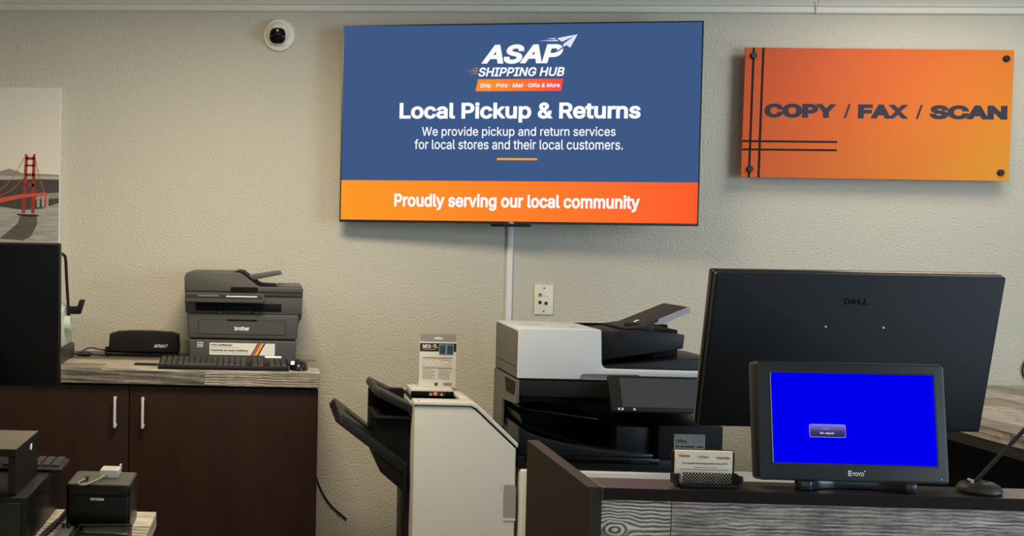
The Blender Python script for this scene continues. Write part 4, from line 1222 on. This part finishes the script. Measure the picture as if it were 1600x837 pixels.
# ------------------------------------------------------------------ receipt printer
cz_ = Thing('receipt_printer', 'black cube receipt printer on tan counter at lower left', 'printer', (-0.338, -1.866, 0.9015))
M_RP = mat('receipt_black', (7, 7, 9), 0.36, spec=0.3)
cz_.part('body', MB().prism_z(rrect(-0.4045, -0.2730, -1.930, -1.800, 0.008), 0.9015, 0.9735), M_RP, 0.002)
cz_.part('lid', MB().prism_z(rrect(-0.4050, -0.2725, -1.9308, -1.799, 0.009), 0.9750, 0.9965), M_RP, 0.003)
cz_.part('lid_face', MB().prism_z(rrect(-0.4015, -0.2760, -1.927, -1.803, 0.008), 0.9962, 0.9972), mat('lid_grey', (62, 58, 52), 0.36))
cz_.part('lid_seam', MB().prism_z(rrect(-0.4035, -0.2740, -1.929, -1.801, 0.008), 0.9730, 0.9755), M_DEEP)
cz_.text('CITIZEN', -0.3540, -0.3265, 0.9655, 0.9705, -1.9318, M_TXTW, bold=0.03)
ub = Thing('silver_adapter', 'small silver box with grey cable resting on the receipt printer', 'adapter', (-0.322, -1.835, 0.9974))
ub.part('case', MB().prism_x([(-1.868, 0.9975), (-1.815, 0.9975), (-1.815, 1.0125), (-1.868, 1.0145)], -0.3450, -0.3065), M_SILVER, 0.002)
ub.part('top_plate', MB().add([(-0.341, -1.864, 1.01465), (-0.311, -1.864, 1.01465), (-0.311, -1.82, 1.0131), (-0.341, -1.82, 1.0131)], [(0, 1, 2, 3)]), mat('plate_pale', (170, 166, 156), 0.4, noise=(150, 0.4, (1, 1, 1))))
ub.part('clip', MB().box(-0.3105, -0.3065, -1.82, -1.808, 1.006, 1.0165), M_SILVER, 0.001)
ub.part('cable', MB().tube(bez([(-0.333, -1.867, 1.006), (-0.338, -1.885, 1.003), (-0.349, -1.912, 1.0005), (-0.362, -1.934, 0.9985), (-0.374, -1.938, 0.9985), (-0.380, -1.925, 0.9995), (-0.375, -1.905, 1.0000), (-0.369, -1.892, 1.0010)], 6), 0.0022, 8), mat('cable_grey', (120, 116, 106), 0.45))
ub.part('cable_end', MB().box(-0.373, -0.366, -1.895, -1.880, 0.9975, 1.0045), M_BLACK, 0.001)

# mesh tray, plates and cables in front of the receipt printer
mt = Thing('mesh_organizer', 'black wire mesh organizer tray in front of the receipt printer', 'organizer', (-0.32, -2.0, 0.9015))
mt.part('floor_plate', MB().box(-0.372, -0.266, -2.055, -1.955, 0.9015, 0.904), M_BLACK)
mg = MB()
for k in range(24):
    x = -0.370 + k * 0.0045
    mg.tube([(x, -1.958, 0.905), (min(x + 0.015, -0.267), -1.954, 0.905 + min(0.015, -0.267 - x))], 0.0006, 4)
    mg.tube([(x, -1.957, 0.920), (min(x + 0.015, -0.267), -1.953, 0.920 - min(0.015, -0.267 - x))], 0.0006, 4)
mt.part('mesh_wall', mg, mat('wire_black', (60, 58, 54), 0.4), kind='stuff')
mt.part('top_rail', MB().tube([(-0.372, -1.956, 0.9200), (-0.266, -1.953, 0.9230)], 0.0022, 8), M_BLACK)
for x in (-0.372, -0.266):
    mt.part('side_wall', MB().box(x - 0.0012, x + 0.0012, -2.055, -1.955, 0.9035, 0.9200), M_BLACK, 0.0005)
bp_ = Thing('knobbed_plate', 'dark grey plate with two black knobs beside the mesh organizer', 'device', (-0.393, -1.99, 0.9015))
bp_.part('plate', MB().box(-0.410, -0.382, -2.03, -1.945, 0.9015, 0.917), mat('plate_grey', (62, 60, 56), 0.45), 0.002)
for x in (-0.402, -0.392):
    bp_.part('knob', MB().lathe([(0.003, 0.0), (0.003, 0.008), (0.002, 0.010)], 12, 'Z', (x, -1.965, 0.9168)), M_BLACK)
cc = Thing('coiled_cable', 'black cable with white plug on tan counter beside the cash drawer', 'cable', (-0.43, -1.9, 0.9015))
cc.part('cord', MB().tube(bez([(-0.415, -1.775, 0.925), (-0.424, -1.85, 0.915), (-0.432, -1.93, 0.906), (-0.44, -2.02, 0.905), (-0.43, -2.10, 0.905), (-0.40, -2.15, 0.905)], 6), 0.0035, 8), M_BLACK)
cc.part('cord', MB().tube(bez([(-0.425, -1.80, 0.906), (-0.438, -1.90, 0.905), (-0.446, -2.02, 0.905), (-0.45, -2.15, 0.905)], 6), 0.003, 8), M_BLACK)
cc.part('plug', MB().box(-0.420, -0.411, -1.80, -1.765, 0.9150, 0.9290), M_TXTW, 0.002, label='white plug')

# ------------------------------------------------------------------ small customer display
ZL = 1.1202
ey = Thing('customer_display', 'small black customer monitor with bright blue screen on the brown ledge', 'monitor', (0.925, -2.340, ZL), (0, 0, 0), world=False)
W_, H_ = 0.2900, 0.1870
TILT = -0.14
pb = MB().prism_y(rrect(-W_ / 2, W_ / 2, 0, H_, 0.006), 0.0, 0.028)
pn = pb.build('panel', mat('display_bezel', (28, 27, 26), 0.4, spec=0.35), ey.o, 0.003, seg=2)
pn.location = (0.000, -0.022, 0.0135)
pn.rotation_euler = (TILT, 0, 0)
E_SCR = emit('no_signal_blue', (0, 0, 240))
sx0, sx1, sz0, sz1 = -0.1225, 0.1275, 0.0280, 0.1695
MB().prism_y([(sx0 - 0.0025, sz0 - 0.0025), (sx1 + 0.0025, sz0 - 0.0025), (sx1 + 0.0025, sz1 + 0.0025), (sx0 - 0.0025, sz1 + 0.0025)], -0.0006, 0.002).build('screen_border', M_GLOSS, pn)
sb_ = MB().rect(sx0, sx1, sz0, sz1, -0.0009).build('screen', E_SCR, pn)
MB().rect(sx0 - 0.0016, sx0 - 0.0002, sz0, sz1, -0.0008).build('screen_edge', mat('edge_silver', (150, 155, 150), 0.3), pn)
mbx = (-0.0655, -0.0110, 0.0695, 0.0885)
E_MSG = gradient_mat('message_box', (0, 0, 1), 0.0695, 0.0885, [(0, (44, 40, 84)), (0.45, (66, 60, 120)), (1, (128, 118, 206))], emission=True)
msg = MB().poly(rrect(mbx[0] - 0.0008, mbx[1] + 0.0008, mbx[2] - 0.0008, mbx[3] + 0.0008, 0.003), -0.0011).build('message_box_outline', emit('msg_outline', (150, 150, 225)), pn)
MB().poly(rrect(*mbx, 0.0025), -0.0013).build('message_box', E_MSG, pn)
for s_, a in (('VGA:', (-0.0455, -0.0335, 0.0810, 0.0837, emit('msg_teal', (110, 170, 200)))), ('No signal', (-0.0500, -0.0285, 0.0735, 0.0768, E_WHITE))):
    tt_ = text_obj('lettering', s_, a[0], a[1], a[2], a[3], -0.0016, a[4], 0.01)
    tt_.parent = pn
tt_ = text_obj('lettering', 'E', -0.0090, -0.0035, 0.0095, 0.0180, -0.0006, M_TXTW, 0.03); tt_.parent = pn
tt_ = text_obj('lettering', 'YOYO', -0.0033, 0.0150, 0.0095, 0.0155, -0.0006, M_TXTW, 0.03); tt_.parent = pn
MB().poly([(0.0165 + 0.0011 * math.cos(2 * PI * k / 12), 0.0172 + 0.0011 * math.sin(2 * PI * k / 12)) for k in range(12)], -0.0006).build('trademark_dot', M_TXTW, pn)
MB().lathe([(0.0012, 0), (0.001, 0.0006)], 8, 'Y', (0.1330, 0.0, 0.0075)).build('indicator_light', M_TXTW, pn)
foot = [(-0.090, -0.034), (-0.073, -0.036), (-0.064, -0.030), (-0.050, -0.020), (-0.02, -0.014), (0.02, -0.014), (0.050, -0.020), (0.064, -0.030), (0.073, -0.036), (0.090, -0.034),
        (0.092, -0.022), (0.075, 0.005), (0.045, 0.028), (-0.045, 0.028), (-0.075, 0.005), (-0.092, -0.022)]
ey.part('stand_foot', MB().prism_z(foot, 0.0, 0.016), mat('foot_black', (24, 26, 29), 0.2), 0.004, seg=3)
ey.part('stand_neck', MB().box(-0.03, 0.03, 0.004, 0.024, 0.0158, 0.075), M_BLACK, 0.003)

# ------------------------------------------------------------------ card holder and card
ch = Thing('card_holder', 'black mesh business card holder on the brown ledge', 'card holder', (0.70, -2.35, ZL))
fr = MB().tube(bez([(0.651, -2.372, ZL + 0.022), (0.6505, -2.373, ZL + 0.010), (0.660, -2.374, ZL + 0.004), (0.70, -2.374, ZL + 0.0035), (0.738, -2.374, ZL + 0.004), (0.7475, -2.373, ZL + 0.010), (0.747, -2.372, ZL + 0.020)], 5), 0.0032, 8)
ch.part('front_rim', fr, M_BLACK)
ch.part('base', MB().box(0.655, 0.745, -2.376, -2.340, ZL, ZL + 0.004), M_BLACK, 0.0015)
lat = MB()
x0, x1, z0, z1, yl = 0.657, 0.742, ZL + 0.0065, ZL + 0.0245, -2.3735
nn = 17
for k in range(-4, nn + 1):
    for sgn in (1, -1):
        xa = x0 + (x1 - x0) * k / nn
        xb = xa + (z1 - z0)
        pa, pb2 = (xa, z0), (xb, z1)
        if sgn < 0:
            pa, pb2 = (xa, z1), (xb, z0)
        # clip to the front
        t0 = max(0.0, (x0 - pa[0]) / (pb2[0] - pa[0]))
        t1_ = min(1.0, (x1 - pa[0]) / (pb2[0] - pa[0]))
        if t1_ <= t0:
            continue
        q0 = (pa[0] + (pb2[0] - pa[0]) * t0, pa[1] + (pb2[1] - pa[1]) * t0)
        q1 = (pa[0] + (pb2[0] - pa[0]) * t1_, pa[1] + (pb2[1] - pa[1]) * t1_)
        lat.tube([(q0[0], yl, q0[1]), (q1[0], yl, q1[1])], 0.0008, 4)
ch.part('mesh_front', lat, M_BLACK, kind='stuff')
ch.part('back_plate', MB().prism_y(rrect(0.6480, 0.7465, ZL + 0.002, ZL + 0.0565, 0.008), -2.3490, -2.3460), M_BLACK, 0.001)
for xa in (0.649, 0.7455):
    ch.part('side_arm', MB().prism_x([(-2.374, ZL + 0.003), (-2.346, ZL + 0.003), (-2.346, ZL + 0.020), (-2.374, ZL + 0.020)], xa - 0.0018, xa + 0.0018), M_BLACK, 0.0008)
bcd = Thing('business_card', 'cream business card standing in the black mesh card holder', 'business card', (0.695, -2.354, ZL + 0.004))
M_CARD = mat('card_cream', (240, 228, 200), 0.6)
crd = bcd.part('card', MB().box(0.6520, 0.7395, -2.3570, -2.3500, ZL + 0.0042, ZL + 0.0555), M_CARD)
yc = -2.3574
M_CRED = mat('ink_red', (176, 44, 42), 0.5)
bcd.text('Canon', 0.6565, 0.6730, ZL + 0.0455, ZL + 0.0500, yc, M_CRED, crd, bold=0.03)
bcd.text('FORMAX', 0.6860, 0.7030, ZL + 0.0440, ZL + 0.0485, yc, M_INKG, crd, bold=0.01)
bcd.text('TOSHIBA', 0.7140, 0.7355, ZL + 0.0435, ZL + 0.0470, yc, M_CRED, crd, bold=0.03)
bcd.text('Your trusted technology partner since 1957', 0.6610, 0.7320, ZL + 0.0340, ZL + 0.0375, yc, M_INK, crd, bold=0.02)
for (xa, xb, z) in ((0.680, 0.716, 0.0292), (0.659, 0.734, 0.0258)):
    bcd.part('printed_line', MB().rect(xa, xb, ZL + z, ZL + z + 0.0009, yc), M_INKG, parent=crd)

# ------------------------------------------------------------------ gooseneck stand on the ledge
gs = Thing('gooseneck_stand', 'slender black slanting rod on a round base at right end of ledge', 'stand', (1.124, -2.347, ZL))
gs.part('base', MB().lathe([(0.028, 0.0), (0.031, 0.003), (0.031, 0.006), (0.027, 0.012), (0.020, 0.016), (0.010, 0.0175)], 36, 'Z', (1.124, -2.347, ZL)), mat('base_grey_black', (46, 44, 40), 0.5))
gs.part('socket', MB().box(1.105, 1.134, -2.354, -2.338, ZL + 0.0140, ZL + 0.0185), M_DEEP, 0.001)
gs.part('switch', MB().box(1.1060, 1.1085, -2.358, -2.346, ZL + 0.0160, ZL + 0.0215), M_SILVER)
gs.part('rod', MB().tube([(1.1165, -2.347, ZL + 0.015), (1.152, -2.347, ZL + 0.057), (1.19, -2.347, ZL + 0.101), (1.225, -2.347, ZL + 0.142), (1.27, -2.347, ZL + 0.19), (1.33, -2.347, ZL + 0.235)], [0.0028, 0.0029, 0.0032, 0.0040, 0.0045, 0.0045], 10), M_MATTE)
gs.part('tip', MB().tube([(1.328, -2.347, ZL + 0.2335), (1.38, -2.347, ZL + 0.262)], [0.007, 0.009], 12), M_MATTE)

# ------------------------------------------------------------------ loose cables on the wall
c1 = MB().tube(bez([(0.185, -0.006, 0.70), (0.190, -0.006, 0.625), (0.205, -0.006, 0.575), (0.232, -0.006, 0.525), (0.262, -0.006, 0.49), (0.31, -0.006, 0.45)], 8), 0.0035, 8).build('wall_cable', M_BLACK, None)
tag(c1, 'black cable hanging on the wall right of the dark cabinet', 'cable')
lpth = [(2.80 + 0.052 * math.cos(a), -0.007, 1.070 + 0.052 * math.sin(a)) for a in [PI * (0.30 + 1.45 * k / 22) for k in range(23)]]
c2 = MB().tube(bez([(2.93, -0.012, 1.0135), (2.90, -0.009, 1.06), (2.865, -0.007, 1.102)], 4) + lpth + [(2.86, -0.007, 1.0135), (2.95, -0.05, 1.0135)], 0.003, 8).build('cable_loop', M_BLACK, None)
tag(c2, 'thin black cable loop on the wall above the pale side counter', 'cable')
